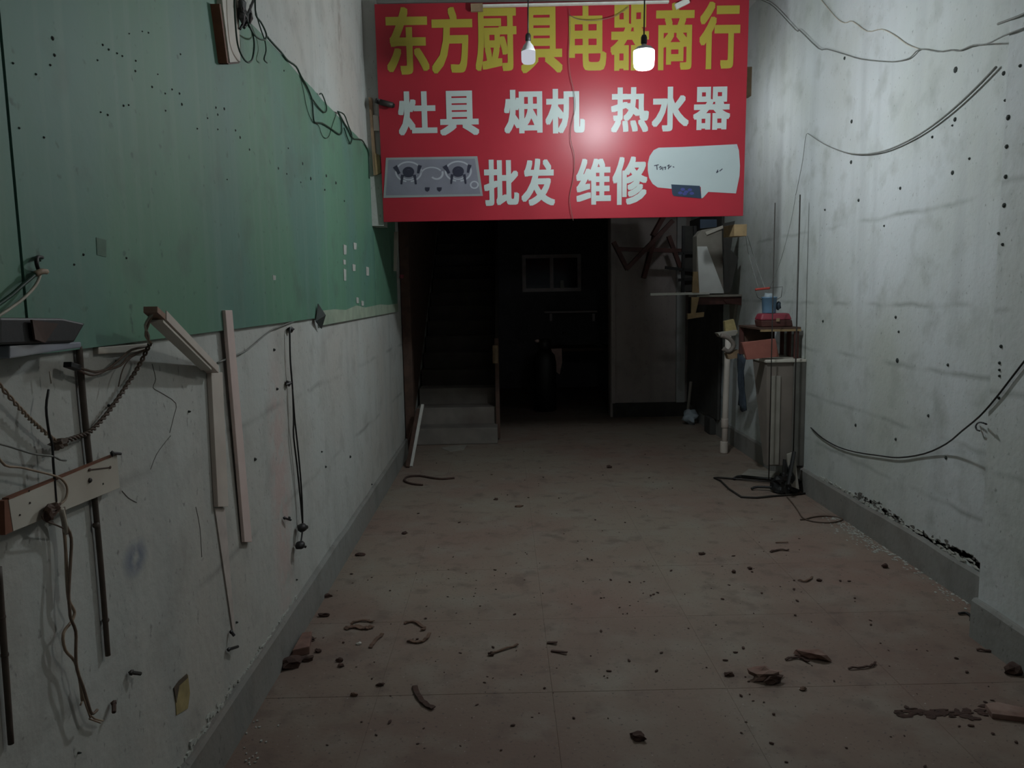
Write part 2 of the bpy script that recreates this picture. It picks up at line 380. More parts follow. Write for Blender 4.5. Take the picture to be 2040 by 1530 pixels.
# torn pale edge under the farther sheets, and a curled corner
y0 = LW(633, 640).y; e = [(XL + .0145, y0 + (seams[4] - y0) * k / 9, ZP0 + .035 + .02 * noise.noise(Vector((k * .8, 2, 5)))) for k in range(10)]
MB().prism([(XL + .0145, seams[4], ZP0 - .035), (XL + .0145, y0, ZP0 - .04)] + e, (.003, 0, 0)).build('torn_edge', M['torn'], gp)['label'] = 'pale torn lower edge'
MB().prism([LW(628, 640, .018), LW(640, 655, .018), LW(648, 628, .05), LW(633, 605, .02)], (.003, 0, 0)).build('curled_corner', M['dark_hole'], gp)['label'] = 'dark curled corner'
for px, py, s in [(275,205,9),(285,295,7),(62,338,5),(185,397,5),(262,348,5),(543,240,5),(575,265,5),(620,285,4),(648,300,4),(720,325,4),(718,380,5),(960,290,4),(515,322,4),(808,465,5),(878,500,4),(915,478,4),(955,500,5),(968,558,6),(880,592,4),(655,565,5),(682,562,4),(532,600,4),(570,615,5),(1150,575,5),(1195,582,6),(1160,613,5),(1105,632,4),(1050,688,4),(1160,692,4),(1255,697,5),(1280,735,6),(1330,800,5),(1538,793,4),(1485,900,6),(1530,930,4),(1615,875,7),(1660,955,7),(1743,940,6),(1795,978,6),(1735,1015,4),(1605,975,4),(95,685,5),(228,735,5),(440,1362,6),(838,397,3),(1515,378,4),(685,180,3),(755,168,3),(788,175,4),(390,1415,5),(670,1380,5),(208,1395,3),(1840,1075,4),(1210,960,3)]:
    p = LW(px / 2.684, py / 2.684, .013); r = s / 2.684 / 1532 * p.y * 1.35
    MB().lathe([(r, -.004), (r, .002), (r * .5, .005)], p, 7, (1, 0, 0)).build('wall_plug', M['dark_hole'], gp)
for px, py, a, b in [(687,497,3,10),(707,490,3,7),(686,522,2.5,5),(687,547,2.5,12),(705,533,3,7),(732,540,3,9),(546,553,3,5),(712,598,2.5,6),(722,604,2.5,5)]:
    MB().prism([LW(px - a, py - b, .0152), LW(px + a, py - b * .8, .0152), LW(px + a, py + b, .0152), LW(px - a * .7, py + b, .0152)], (.001, 0, 0)).build('tape_scrap', M['flake'], gp)
MB().prism([LW(191, 473, .0152), LW(211, 478, .0152), LW(211, 512, .0152), LW(193, 508, .0152)], (.001, 0, 0)).build('paint_patch', M['patch_green'], gp)

# right wall plugs
for px, py, s in [(1683,116,6),(1904,139,11),(2000,146,8),(2033,131,6),(1697,242,7),(1903,238,8),(2009,234,10),(1696,323,7),(1898,344,8),(2006,292,8),(2004,352,8),(2001,409,9),(1794,375,6),(1711,399,6),(1858,273,5),(1932,316,5),(1788,718,9),(1889,727,6),(1705,847,6),(1785,875,6),(1850,828,6),(1885,912,7),(1992,723,6),(1992,737,5),(1992,749,5),(1991,793,6),(2003,200,5),(1990,465,6),(1998,487,6),(1785,632,6),(1791,661,5),(1762,450,4),(1644,418,4),(1995,690,7),(1898,250,4),(1640,640,5)]:
    p = RW(px, py, 0); r = s / 1532 * p.y * .55
    MB().lathe([(r, -.004), (r, .003), (r * .5, .007)], p, 7, (-1, 0, 0)).build('wall_plug', M['dark_hole'], wr)
# left wall plugs and small stubs
for px, py, s in [(545,697,5),(551,775,5),(507,915,6),(575,1032,6),(697,910,5),(648,930,4),(230,720,4),(215,808,5),(155,1500,4),(470,1240,4),(640,900,3),(740,965,3),(375,820,4),(590,1155,3)]:
    p = LW(px, py, 0); r = s / 1532 * p.y * .6
    MB().lathe([(r, -.004), (r, .003), (r * .5, .008)], p, 7, (1, 0, 0)).build('wall_plug', M['dark_hole'], wl)

# crumbling plaster: flakes and bare patches above the skirtings, powder at their feet
def shard(mb, c, u, v, nrm, a, b, t, k=6):
    pts = []
    for i in range(k):
        an = 2 * math.pi * i / k; q = random.uniform(.55, 1.15); pts.append(Vector(c) + Vector(u) * math.cos(an) * a * q + Vector(v) * math.sin(an) * b * q)
    mb.prism(pts, Vector(nrm) * t)
bare = MB(); fl = MB()
for i in range(260):
    f = random.random() ** .7; px = 1700 + f * 254; py = 984 + f * 145 + random.gauss(0, 4) - 5 * math.sin(f * 9)
    p = RW(px, py, -.001)
    if p.y > YN + .05: shard(bare, p, (0, 1, 0), (0, 0, 1), (-1, 0, 0), random.uniform(.008, .034), random.uniform(.003, .012), .0025)
b = bare.build('bare_patch', M['bare_patch'], wr); b['kind'] = 'stuff'
for i in range(120):
    y = random.uniform(3.2, 5.3); z = .172 + abs(random.gauss(0, .012)); shard(fl, (XR - .0, y, z), (0, 1, 0), (0, 0, 1), (-1, 0, 0), random.uniform(.008, .03), random.uniform(.003, .010), random.uniform(.002, .009))
b = fl.build('plaster_flake', M['flake'], wr); b['kind'] = 'stuff'
fl = MB()
for i in range(150):
    y = random.uniform(1.7, 3.3); z = .168 + abs(random.gauss(0, .014 if y < 2.6 else .006)); shard(fl, (XL, y, z), (0, 1, 0), (0, 0, 1), (1, 0, 0), random.uniform(.006, .02), random.uniform(.003, .010), random.uniform(.001, .007))
b = fl.build('plaster_flake', M['flake'], wl); b['kind'] = 'stuff'
fl = MB()
for i in range(330):
    y = random.choice([random.uniform(3.3, 4.9), random.uniform(4.2, 4.9)]); x = XR - .024 - abs(random.gauss(0, .03 if y < 4.2 else .06)); shard(fl, (x, y, .0), (1, 0, 0), (0, 1, 0), (0, 0, 1), random.uniform(.002, .009), random.uniform(.003, .016), random.uniform(.001, .003))
for i in range(60):
    y = random.uniform(1.9, 2.6); x = XL + .026 + abs(random.gauss(0, .06)); shard(fl, (x, y, .0), (1, 0, 0), (0, 1, 0), (0, 0, 1), random.uniform(.002, .006), random.uniform(.002, .006), random.uniform(.002, .005))
pw = fl.build('plaster_powder', M['flake']); pw['kind'] = 'stuff'; tag(pw, 'pale crumbs of fallen plaster along the foot of the walls', 'rubble')
for L in ([(303,725),(310,755),(305,772),(320,782),(350,803),(346,830),(338,862)], [(340,868),(330,880),(312,905),(300,935)], [(243,978),(256,992),(272,1001)], [(390,1010),(398,1050),(402,1110)]):
    MB().tube([LW(*q, .0005) for q in L], .0011, 5).build('hairline_crack', M['bare_patch'], wl)
# yellow foam in a hole low on the left wall
pt = [LW(350, 1362, -.002), LW(372, 1344, -.002), LW(376, 1381, -.002), LW(372, 1411, -.002), LW(349, 1425, -.002), LW(346, 1370, -.002)]
MB().prism(pt, (.004, 0, 0)).build('hole_filling', M['foam'], wl)['label'] = 'yellow foam filling'
MB().prism([LW(346, 1370, .0025), LW(356, 1356, .0025), LW(372, 1342, .0025), LW(374, 1350, .0025), LW(357, 1366, .0025), LW(351, 1400, .0025)], (.001, 0, 0)).build('hole_edge', M['hole_edge'], wl)

# ---------------------------------------------------------------- shop sign
TILT = math.radians(2.2); SIGN_Z = 2.02
def SGN(px, py, y):
    """point of the sign face before the sign is tipped forward about its lower edge"""
    d = ray(px, py); t = ((YS - CAMPOS.y) * d.z / d.y + CAMPOS.z - SIGN_Z) / (math.cos(TILT) + math.sin(TILT) * d.z / d.y)
    k = (YS - t * math.sin(TILT)) / d.y
    return Vector((CAMPOS.x + d.x * k, YS - y, SIGN_Z + t))
sign = thing('shop_sign', 'large red shop sign with yellow and white Chinese lettering below the ceiling', 'sign', (.42, YS + .03, 2.02))
SX0, SX1, SZ0, SZ1 = SGN(764, 440, 0).x, SGN(1480.5, 431, 0).x, SGN(1120, 436, 0).z, SGN(1115, 2, 0).z
MB().box((SX0, YS, SZ0), (SX1, YS + .022, SZ1)).build('sign_face', M['red'], sign, bevel=.003)
fr = [((SX0 + .01, YS + .023, SZ0 + .01), (SX0 + .05, YS + .065, SZ1 - .01)), ((SX1 - .05, YS + .023, SZ0 + .01), (SX1 - .01, YS + .065, SZ1 - .01)), ((SX0 + .051, YS + .023, SZ0 + .01), (SX1 - .051, YS + .065, SZ0 + .05)), ((SX0 + .051, YS + .023, SZ1 - .05), (SX1 - .051, YS + .065, SZ1 - .01))]
for a, b in fr: MB().box(a, b).build('frame_batten', M['wood'], sign)
def glyph(ch, x0, x1, z0, z1, mat, bold):
    cu = bpy.data.curves.new('character', 'FONT'); cu.body = ch; cu.size = 1.0; cu.extrude = .003; cu.resolution_u = 3; cu.fill_mode = 'BOTH'
    o = bpy.data.objects.new('t', cu); COL.objects.link(o)
    dg = bpy.context.evaluated_depsgraph_get(); me = bpy.data.meshes.new_from_object(o.evaluated_get(dg))
    bpy.data.objects.remove(o)
    if not me.vertices: return None
    base = [v.co.copy() for v in me.vertices]; fs = [tuple(p.vertices) for p in me.polygons]; V = []; Fc = []
    for k in range(9):                                    # heavy strokes: the thin glyph swept over a small square
        dx, dy = bold * (k % 3 - 1), bold * .8 * (k // 3 - 1)
        n = len(V); V += [(c.x + dx, c.y + dy, c.z + .00035 * k) for c in base]; Fc += [tuple(i + n for i in f) for f in fs]
    me = bpy.data.meshes.new('character'); me.from_pydata(V, [], Fc); me.update()
    X = [v.co.x for v in me.vertices]; Y = [v.co.y for v in me.vertices]
    ax, bx, ay, by = min(X), max(X), min(Y), max(Y); org = Vector(sign.location)
    for v in me.vertices:
        q = Vector((x0 + (v.co.x - ax) / (bx - ax) * (x1 - x0), YS - .0015 - v.co.z * .4, z0 + (v.co.y - ay) / (by - ay) * (z1 - z0)))
        v.co = q - org
    me.name = 'character'
    return link('character', me, mat, sign)
rows = [('yellow', .030, [('东',772,852,13,149),('方',861,940,13,147),('厨',948,1028,15,142),('具',1038,1120,13,146),('电',1134,1208,11,141),('器',1216,1295,8,141),('商',1306,1384,4,140),('行',1392,1476,2,138)]),
        ('white_vinyl', .032, [('灶',795,869,181,270),('具',877,953,180,270),('烟',1005,1080,178,266),('机',1087,1165,176,266),('热',1217,1293,173,264),('水',1298,1373,172,262),('器',1380,1456,172,259),
                        ('批',965,1033,317,410),('发',1039,1105,315,410),('维',1148,1217,315,408),('修',1220,1290,311,408)])]
for mk, bold, chars in rows:
    for ch, a, b, t, d in chars:
        p, q = SGN(a, d, 0), SGN(b, t, 0); glyph(ch, p.x, q.x, p.z, q.z, M[mk], bold)
def flat(pts, y, name, mat, parent, t=.001):
    """flat print: pixel outline laid on the sign face, y in front of it"""
    return MB().prism([SGN(a, b, y) for a, b in pts], (0, t, 0)).build(name, M[mat], parent)
def ell(cx, cy, rx, ry, n=24, a0=0, a1=360): return [(cx + rx * math.cos(math.radians(a0 + (a1 - a0) * k / n)), cy + ry * math.sin(math.radians(a0 + (a1 - a0) * k / n))) for k in range(n + (a1 - a0 < 360))]
def arcband(mb, cx, cy, rx, ry, wd, a0, a1, y, n=18):
    o = ell(cx, cy, rx, ry, n, a0, a1 - .001); i = ell(cx, cy, rx - wd, ry - wd * .85, n, a0, a1 - .001)
    for k in range(len(o) - 1): mb.prism([SGN(*q, y) for q in (o[k], o[k+1], i[k+1], i[k])], (0, .0008, 0))
# cooker picture: plate, pale rings, pan supports, burners, knobs
ck = flat([(769,314),(951,311),(962,390),(764,394)], .0025, 'cooker_picture', 'print_edge', sign); ck['label'] = 'printed grey two-burner cooker'
flat([(774,318),(946,316),(957,386),(769,389)], .0035, 'hob_plate', 'print_grey', ck)
pale = MB()
def dk(pts, d, name):
    MB().prism([SGN(*e, d) for e in pts], (0, .0008, 0)).build(name, M['print_dark'], ck)
for cx, cy in ((814, 342), (913, 341)):
    arcband(pale, cx, cy, 27, 21, 3.4, 100, 440, .0045, 26); arcband(pale, cx, cy + 2, 17, 15, 2.5, 20, 160, .0045)
    for a, b, wd in (((cx-27, cy-11), (cx-18, cy+4), 7), ((cx+23, cy-13), (cx+19, cy+3), 6), ((cx-12, cy+6), (cx-14, cy+25), 4.5), ((cx+12, cy+6), (cx+15, cy+25), 4.5)):
        dx, dy = b[0]-a[0], b[1]-a[1]; l = math.hypot(dx, dy); nx, ny = -dy/l*wd/2, dx/l*wd/2
        dk([(a[0]+nx*1.3, a[1]+ny*1.3), (b[0]+nx*.7, b[1]+ny*.7), (b[0]-nx*.7, b[1]-ny*.7), (a[0]-nx*1.3, a[1]-ny*1.3)], .0055, 'pan_support')
    ring = MB(); arcband(ring, cx, cy, 11.5, 10, 6, 0, 360, .0055); ring.prism([SGN(*e, .0056) for e in ell(cx, cy + 1, 6.5, 5.5, 14)], (0, .0008, 0)); arcband(ring, cx, cy + 2, 12, 9, 3, 30, 150, .0058)
    ring.build('burner', M['print_dark'], ck)
arcband(pale, 860, 346, 22, 14, 3, 190, 330, .0045); arcband(pale, 870, 345, 14, 13, 4, -20, 140, .0045); arcband(pale, 945, 368, 9, 8, 3, 0, 360, .0045)
b = pale.build('pan_ring', M['print_pale'], ck); b['kind'] = 'stuff'
for cx in (851.5, 875.5): dk([(cx-5, 373), (cx+5, 373), (cx+4, 379), (cx, 382), (cx-4, 379)], .0055, 'knob')
# water heater picture
ht = flat([(1312,294),(1360,292.5),(1468,287)] + [(1472,300),(1474,330),(1473,350),(1466,385)] + [(1411,382),(1400,394),(1397,395),(1396,372),(1340,376)] + [(1310,373),(1300,366),(1293,354),(1290.5,340),(1290.5,325),(1294,311),(1302,299)], .0025, 'heater_picture', 'print_white', sign); ht['label'] = 'printed white water heater'
flat([(1337,367),(1394,370),(1397,395),(1342,390),(1339,386)], .0035, 'heater_display', 'print_navy', ht)
d = MB()
for q in ((1360,377),(1367,382),(1374,378),(1364,386),(1378,385),(1355,384)): d.prism([SGN(*e, .0045) for e in ell(*q, 4.5, 3.0, 8)], (0, .0008, 0))
b = d.build('display_glow', M['print_blue'], ht); b['kind'] = 'stuff'
d = MB()
scr = [[(1303,330),(1312,328)],[(1308,329),(1309,338)],[(1313,334),(1316,331),(1318,336),(1314,337)],[(1320,332),(1320,339)],[(1322,334),(1326,332),(1325,338)],[(1329,331),(1333,328),(1331,337)],[(1333,334),(1337,330)],[(1340,332),(1343,333)],[(1427,344),(1431,341)],[(1433,341),(1439,336)],[(1430,338),(1427,344)]]
for s in scr:
    for a, b in zip(s, s[1:]):
        dx, dy = b[0]-a[0], b[1]-a[1]; l = math.hypot(dx, dy); nx, ny = -dy/l*.9, dx/l*.9
        d.prism([SGN(*q, .0045) for q in ((a[0]+nx,a[1]+ny),(b[0]+nx,b[1]+ny),(b[0]-nx,b[1]-ny),(a[0]-nx,a[1]-ny))], (0, .0008, 0))
b = d.build('heater_lettering', M['print_dark'], ht); b['kind'] = 'stuff'
flat([(1462,289),(1468,288),(1470,297),(1464,295)], .0035, 'heater_corner', 'print_pale', ht)
sign.rotation_euler = (TILT, 0, 0)       # hangs a little forward at its top
# white trunking along the top of the sign, wooden block ends, little bracket
t = thing('cable_trunking', 'white cable trunking lying along the top edge of the red sign', 'trunking', tuple(AT(1140, 8, YS - .085)))
MB().bar(AT(962, 12, YS - .085), AT(1332, 4, YS - .085), .03, .012, (0, 0, 1)).build('duct', M['pale'], t)
MB().bar(AT(938, 16, YS - .085), AT(962, 15, YS - .085), .02, .05, (0, 0, 1)).build('end_bracket', M['wood'], t)
t = tag(MB().bar(AT(1346, 14, YS - .09), AT(1372, 1, YS - .09), .02, .035, (0, 0, 1)).build('wall_bracket', M['pale']), 'short pale bracket slanting over the top of the red sign above its right half', 'bracket')
MB().box(tuple(AT(1470, 194, YS + .066)), tuple(AT(1495, 136, YS + .066) + Vector((0, .08, 0)))).build('frame_beam', M['wood'], sign, bevel=.003)
MB().box(tuple(AT(1463, 471, YS + .066)), tuple(AT(1488.5, 447, YS + .066) + Vector((0, .28, 0)))).build('frame_beam', M['yellow_wood'], sign, bevel=.003)
m = MB().tube([AT(*q, YS - .02 - .066 * (450 - q[1]) / 440) for q in [(1134,18),(1136,60),(1133,110),(1136,150),(1143,180),(1146,215),(1138,250),(1137,280),(1144,310),(1143,350),(1135,390),(1137,415),(1142,440)]], .002, 5)
m.tube([AT(*q, YS - .085) for q in [(1134,30),(1150,38),(1175,41),(1205,38),(1230,30),(1252,14)]], .0024, 5)
tag(m.build('hanging_wire', M['cable_red'], smooth=True), 'thin wavy wire hanging down over the middle of the red sign', 'wire')

# ---------------------------------------------------------------- bulbs
def bulb(px, y_top, y_sock, y_col, y_glow, y_end, wpx, Y, label, glow_mat, cold):
    top = AT(px, y_sock, Y); s = Y / FPX
    t = thing('light_bulb', label, 'lamp', (top.x, top.y, AT(px, y_end, Y).z))
    R = wpx * s / 2; c = Vector((top.x, top.y, 0)); z = lambda q: AT(px, q, Y).z
    MB().tube([(top.x + .004, top.y, ZC), (top.x + .006, top.y, (ZC + top.z) / 2), (top.x, top.y, top.z)], .004, 6).build('cord', M['black'], t, True)
    MB().lathe([(.006, z(y_sock) + .002), (.012, z(y_sock)), (.017, z(y_sock) - .012), (.017, z(y_sock + (y_col - y_sock) * .9)), (.013, z(y_col))], c, 14).build('socket', M['black'], t, True)
    MB().lathe([(.012, z(y_col)), (.016, z(y_col) - .01), (R * .72, z(y_col + (y_glow - y_col) * .45)), (R * .98, z(y_glow - 2)), (R, z(y_glow))], c, 24).build('lamp_housing', M['alu'], t, True)
    zg, ze = z(y_glow), z(y_end); h = zg - ze
    prof = [(R, zg - .0005), (R * 1.0, ze + h * .35), (R * .95, ze + h * .16), (R * .78, ze + h * .04), (R * .45, ze)]
    MB().lathe(prof, c, 24).build('diffuser', glow_mat, t, True)
    return t
bulb(1283, 0, 70, 88, 102, 138, 39, 4.45, 'lit white LED bulb hanging on a cord before the right half of the sign', emit('bulb_glow', (.88, .96, 1.0), BULB_POWER), True)
bulb(1052, 0, 67, 82, 103, 127, 27, 4.9, 'dim white LED bulb hanging on a cord before the middle of the sign', emit('bulb_dim', (.86, .90, 1.0), .55), True)

t3 = bulb(1652, 0, -240, -208, -178, -108, 76, 1.8, 'lit LED bulb hanging on a cord in the front of the shop', emit('bulb_glow_near', (1.0, .97, .92), BULB_NEAR), False)
_v = Vector((1.56, 6.75, 3.05)); _w = _v - CAMPOS; _k = FPX / _w.dot(Vector((_x[2], _y[2], _z[2])))
bx_, by_ = 1020 + _k * _w.dot(Vector((_x[0], _y[0], _z[0]))), 765 - _k * _w.dot(Vector((_x[1], _y[1], _z[1])))
bulb(bx_, 0, by_ - 34, by_ - 22, by_ - 12, by_ + 12, 22, 6.35, 'unseen lit LED bulb assumed in the loft behind the red sign', emit('bulb_glow_loft', (.9, .97, 1.0), BULB_LOFT), False)  # unseen bulb, assumed behind the sign to light the wall on its right
# ---------------------------------------------------------------- left wall: things hung and leaned
t = thing('mounting_board', 'narrow white board with brown edges high on the green panel', 'board', tuple(LW(450, 120, .015)))
P = [LW(432, 12, .015), LW(447, 126, .015), LW(468, 124, .015), LW(463, -30, .015), LW(428, -30, .015)]
MB().prism(P, (.02, 0, 0)).build('board_face', M['melamine'], t, bevel=.002)
a, b = LW(430, 0, .02), LW(446, 126, .02)
MB().bar(LW(429, 8, .03), LW(445, 126, .03), .03, .012, (0, 1, 0)).build('board_edge', M['brown_edge'], t)
MB().bar(LW(446, 127, .03), LW(468, 125, .03), .03, .005, (0, 0, 1)).build('board_edge', M['dark_wood'], t)
m = MB()
m.tube([LW(*q, .055) for q in [(467,0),(468,30),(471,70),(475,94),(483,113),(493,124),(502,119),(506,100),(506,80),(501,59),(494,45),(489,28)]], .0035)
m.tube([LW(*q, .06) for q in [(494,45),(504,66),(516,77),(527,79),(531,71),(527,58),(519,43),(510,30),(508,0)]], .0035)
m.tube([LW(*q, .04) for q in [(509,20),(514,40),(521,62),(528,82),(530,102),(526,118),(532,125)]], .003)
cb = thing('cable_coil', 'dark green cable hanging in loops beside the narrow white board up high', 'cable', tuple(LW(498, 124, .04)))
m.build('cable', M['black_green'], cb, True)
k = MB(); 
for i in range(6): k.lump(LW(480 + random.uniform(-3, 22), 18 + random.uniform(-10, 26), .05), (.012, .02, .03), .5, 1, i)
k.tube([LW(478,0,.05), LW(482,22,.055), LW(492,40,.05), LW(486,55,.045)], .006); k.tube([LW(505,0,.05), LW(497,20,.055), LW(488,40,.05), LW(478,58,.04)], .005)
k.build('connector_clump', M['black'], cb)
u = lambda L: [(560 + .157 * a, 120 + .157 * b) for a, b in L]
m = MB()
m.tube([LW(*q, .02) for q in [(531,72),(545,88),(560,104)] + u([(80,0),(190,80),(250,200),(320,320),(380,460),(400,560),(410,720),(430,790),(520,800),(620,860),(740,940),(770,900),(760,760),(720,650),(780,760),(850,880),(890,960),(930,1000),(1020,1010),(1080,1100),(1110,1180),(1118,1340),(1120,1500)])], .0045)
m.tube([LW(*q, .02) for q in u([(390,480),(460,580),(540,660),(575,640),(570,560),(520,430),(490,430)])], .0035)
m.tube([LW(*q, .022) for q in u([(720,650),(800,690),(850,820),(900,960),(880,1060),(840,980),(800,860)])], .004)
m.tube([LW(*q, .017) for q in u([(250,240),(290,420),(330,620),(400,780),(470,820),(520,950),(570,990),(610,960),(640,860),(700,680)])], .0018)
tag(m.build('wall_cable', M['black_green'], smooth=True), 'loose dark cable drooping along the top edge of the green panel', 'cable')
YW = YS + .028
t = thing('wood_strip', 'upright brown wood strip on the wall at the left edge of the sign', 'strip', tuple(AT(752, 350, YW)))
MB().prism([AT(735,195,YW), AT(742,196,YW), AT(752,348,YW), AT(745,350,YW)], (0, -.018, 0)).build('batten', M['wood'], t)
MB().prism([AT(744,230,YW), AT(755,233,YW), AT(757,262,YW), AT(746,262,YW)], (0, -.022, 0)).build('wood_block', M['melamine'], t)
MB().prism([AT(746,305,YW), AT(757,310,YW), AT(760,345,YW), AT(749,350,YW)], (0, -.02, 0)).build('wood_block', M['yellow_wood'], t)
t = thing('wall_fixture', 'small dark cylindrical fixture on the left edge of the red sign', 'fixture', tuple(AT(765, 205, YS - .05)))
MB().tube([AT(757,203,YS-.07), AT(783,210,YS-.07)], .02, 12).build('housing', M['iron'], t, True)
MB().bar(AT(749,200,YS-.05), AT(763,206,YS-.01), .02, .03).build('bracket', M['black'], t)
MB().tube([AT(782,210,YS-.07), AT(786,211,YS-.07)], .013, 12).build('front_ring', M['black'], t)
# tray on a ledge at the left edge
t = thing('wall_ledge', 'blue-grey and white ledge fixed low on the green panel at the left frame edge', 'shelf', tuple(LW(50, 700, .02)))
MB().prism([LW(-60,690,.014), LW(94,682,.014), LW(94,694,.014), LW(60,698,.014), LW(-60,716,.014)], (.07, 0, 0)).build('ledge_board', M['plastic_grey'], t, bevel=.003)
t = thing('plastic_tray', 'black plastic tray with a pointed end on the ledge at the left frame edge', 'tray', tuple(LW(50, 684, .05)))
MB().prism([LW(-70,688,.03), LW(-70,634,.03), LW(62,635,.03), LW(112,645,.03), LW(88,683,.03)], (.06, 0, 0)).build('tray_side', M['black'], t, bevel=.004)
MB().prism([LW(60,637,.095), LW(112,645,.092), LW(86,683,.092), LW(66,676,.095)], (.004, 0, 0)).build('tray_tip', M['dark_wood'], t)
# hook with wires
t = thing('wire_hook', 'black hook with frayed wire ends on the green panel above the ledge', 'hook', tuple(LW(76, 530, .02)))
MB().tube([LW(84,513,.016), LW(74,513,.025), LW(73,525,.03), LW(77,537,.025), LW(84,542,.02)], .004).build('hook', M['black'], t, True)
MB().tube([LW(70,546,.03), LW(82,541,.035), LW(92,541,.03)], .006).build('wire_end', M['cable_tan'], t, True)
MB().tube([LW(72,545,.03), LW(45,568,.03), LW(20,590,.028), LW(-20,618,.025)], .004).build('wire', M['black_green'], t, True)
MB().tube([LW(80,548,.03), LW(70,570,.03), LW(38,602,.028), LW(-20,640,.025)], .003).build('wire', M['cable_pale'], t, True)
# trunking with its upper end bent off the wall
t = thing('cable_trunking', 'broken white trunking bent away from the left wall under the green panel', 'trunking', tuple(LW(440, 1000, .0)))
MB().prism([LW(411,742,.001), LW(434,742,.001), LW(446,1010,.001), LW(425,1010,.001)], (.016, 0, 0)).build('duct', M['pvc'], t, bevel=.002)
MB().prism([LW(426,1012,.001), LW(446,1012,.001), LW(466,1255,.001), LW(462,1258,.001)], (.004, 0, 0)).build('duct_back', M['duct_line'], t)
A, B = LW(424, 742, .02), LW(316, 636, .13); k = (B - A).normalized()
ch = MB()
ch.bar(A, B, .036, .004, (0, 0, 1)); up = Vector((0, 0, 1)); sd = k.cross(up).normalized(); vv = sd.cross(k).normalized()
for s in (-1, 1): ch.bar(A + sd * s * .0165 + vv * .011, B + sd * s * .0165 + vv * .011, .003, .02, up)
ch.build('bent_duct', M['pvc'], t)
MB().bar(A + k * .1 - vv * .01, B + k * .02 - vv * .01, .03, .006, up).build('duct_lid', M['melamine'], t)
MB().bar(B - k * .005 + vv * .006, B + k * .07 + vv * .004, .030, .014, up).build('broken_end', M['brown_end'], t)['label'] = 'brown broken end'
tag(MB().prism([LW(442,618,.016), LW(456,618,.016), LW(496,1080,.004), LW(481,1080,.004)], (.012, 0, 0)).build('trunking_lid', M['pvc_pink'], bevel=.002), 'pinkish white trunking strip standing against the left wall beside the broken trunking', 'strip')
tag(MB().prism([LW(185,692,.0), LW(286,684,.0), LW(286,700,.0), LW(185,706,.0)], (.013, 0, 0)).build('wood_batten', M['melamine'], bevel=.002), 'pale batten just under the green panel between black pole and broken trunking', 'batten')
# bundle of wires out of the bent trunking
E0 = B + k * .05
t = thing('wire_bundle', 'bundle of old wires drooping from the broken trunking, one twisted into a cord', 'wire', tuple(LW(298, 680, .08)))
for j, (mk, dx) in enumerate((('cable_pale', -3), ('cable_tan', 3), ('cable_brown', 0))):
    MB().tube([E0 + Vector((0, .03, 0)), E0, LW(292 + dx, 648, .11), LW(293 - dx, 668, .085), LW(299 + dx, 684, .05)], .003, 6).build('wire', M[mk], t, True)
tw = [LW(299,684,.05), LW(275,732,.025), LW(246,778,.02), (LW(215,822,.02)), LW(182,858,.022), LW(150,872,.02), LW(115,882,.02)]
tw2 = [LW(115,882,.02), LW(76,850,.02), LW(38,812,.02), LW(-20,745,.02)]
for ph in (0, math.pi): MB().tube(twisted(tw, 0, .0035, 15, 24, ph), .0028, 5, 1).build('twisted_strand', M['cable_brown'], t, True)
for ph in (0, math.pi): MB().tube(twisted(tw2, 0, .0028, 9, 30, ph), .0022, 5, 1).build('twisted_strand', M['cable_tan'], t, True)
MB().lump(LW(116,884,.025), (.016, .018, .013), .5, 2, 4).tube([LW(122,884,.025), LW(124,893,.025)], .004).build('knot', M['cable_brown'], t)
for L in ([(296,690),(262,697),(236,718),(210,738),(184,747),(162,740),(145,729)], [(292,696),(258,710),(240,728),(214,736),(190,741),(165,735),(145,729)], [(296,695),(262,712),(245,735),(236,770)]):
    MB().tube([LW(a, b, .03) for a, b in L], .003 if L[-1][1] < 740 else .0015).build('wire', M['cable_brown'], t, True)
tag(MB().bar(LW(134,726,.03), LW(154,733,.03), .018, .012).build('cable_clip', M['black'], bevel=.002), 'black cable clip on the left wall beside the black pole top', 'clip')
# black bamboo poles
def pole(name, pts, r, nodes, label):
    t = thing(name, label, 'pole', tuple(pts[-1]))
    MB().tube(pts, r * 1.1, 10, 4, r * .9).build('cane', M['bamboo'], t, True)
    for p in nodes: MB().lump(p, (r * 1.25, r * 1.25, r * 1.1), .15, 2).build('cane_node', M['bamboo'], t, True)
    return t
pole('cane_pole', [LW(157,690,.01), LW(166,800,.01), LW(178,915,.01), LW(190,1010,.01), LW(203,1150,.01), LW(215,1306,.01)], .0068, [LW(173,868,.01), LW(192,1046,.01), LW(211,1236,.01)], 'dark cane pole hanging on the left wall behind the slanted white board')
pole('cane_pole', [LW(-4,1130,.01), LW(8,1290,.01), LW(22,1482,.01)], .006, [LW(10,1305,.01), LW(4,1230,.01)], 'dark cane pole against the left wall at the left frame edge')
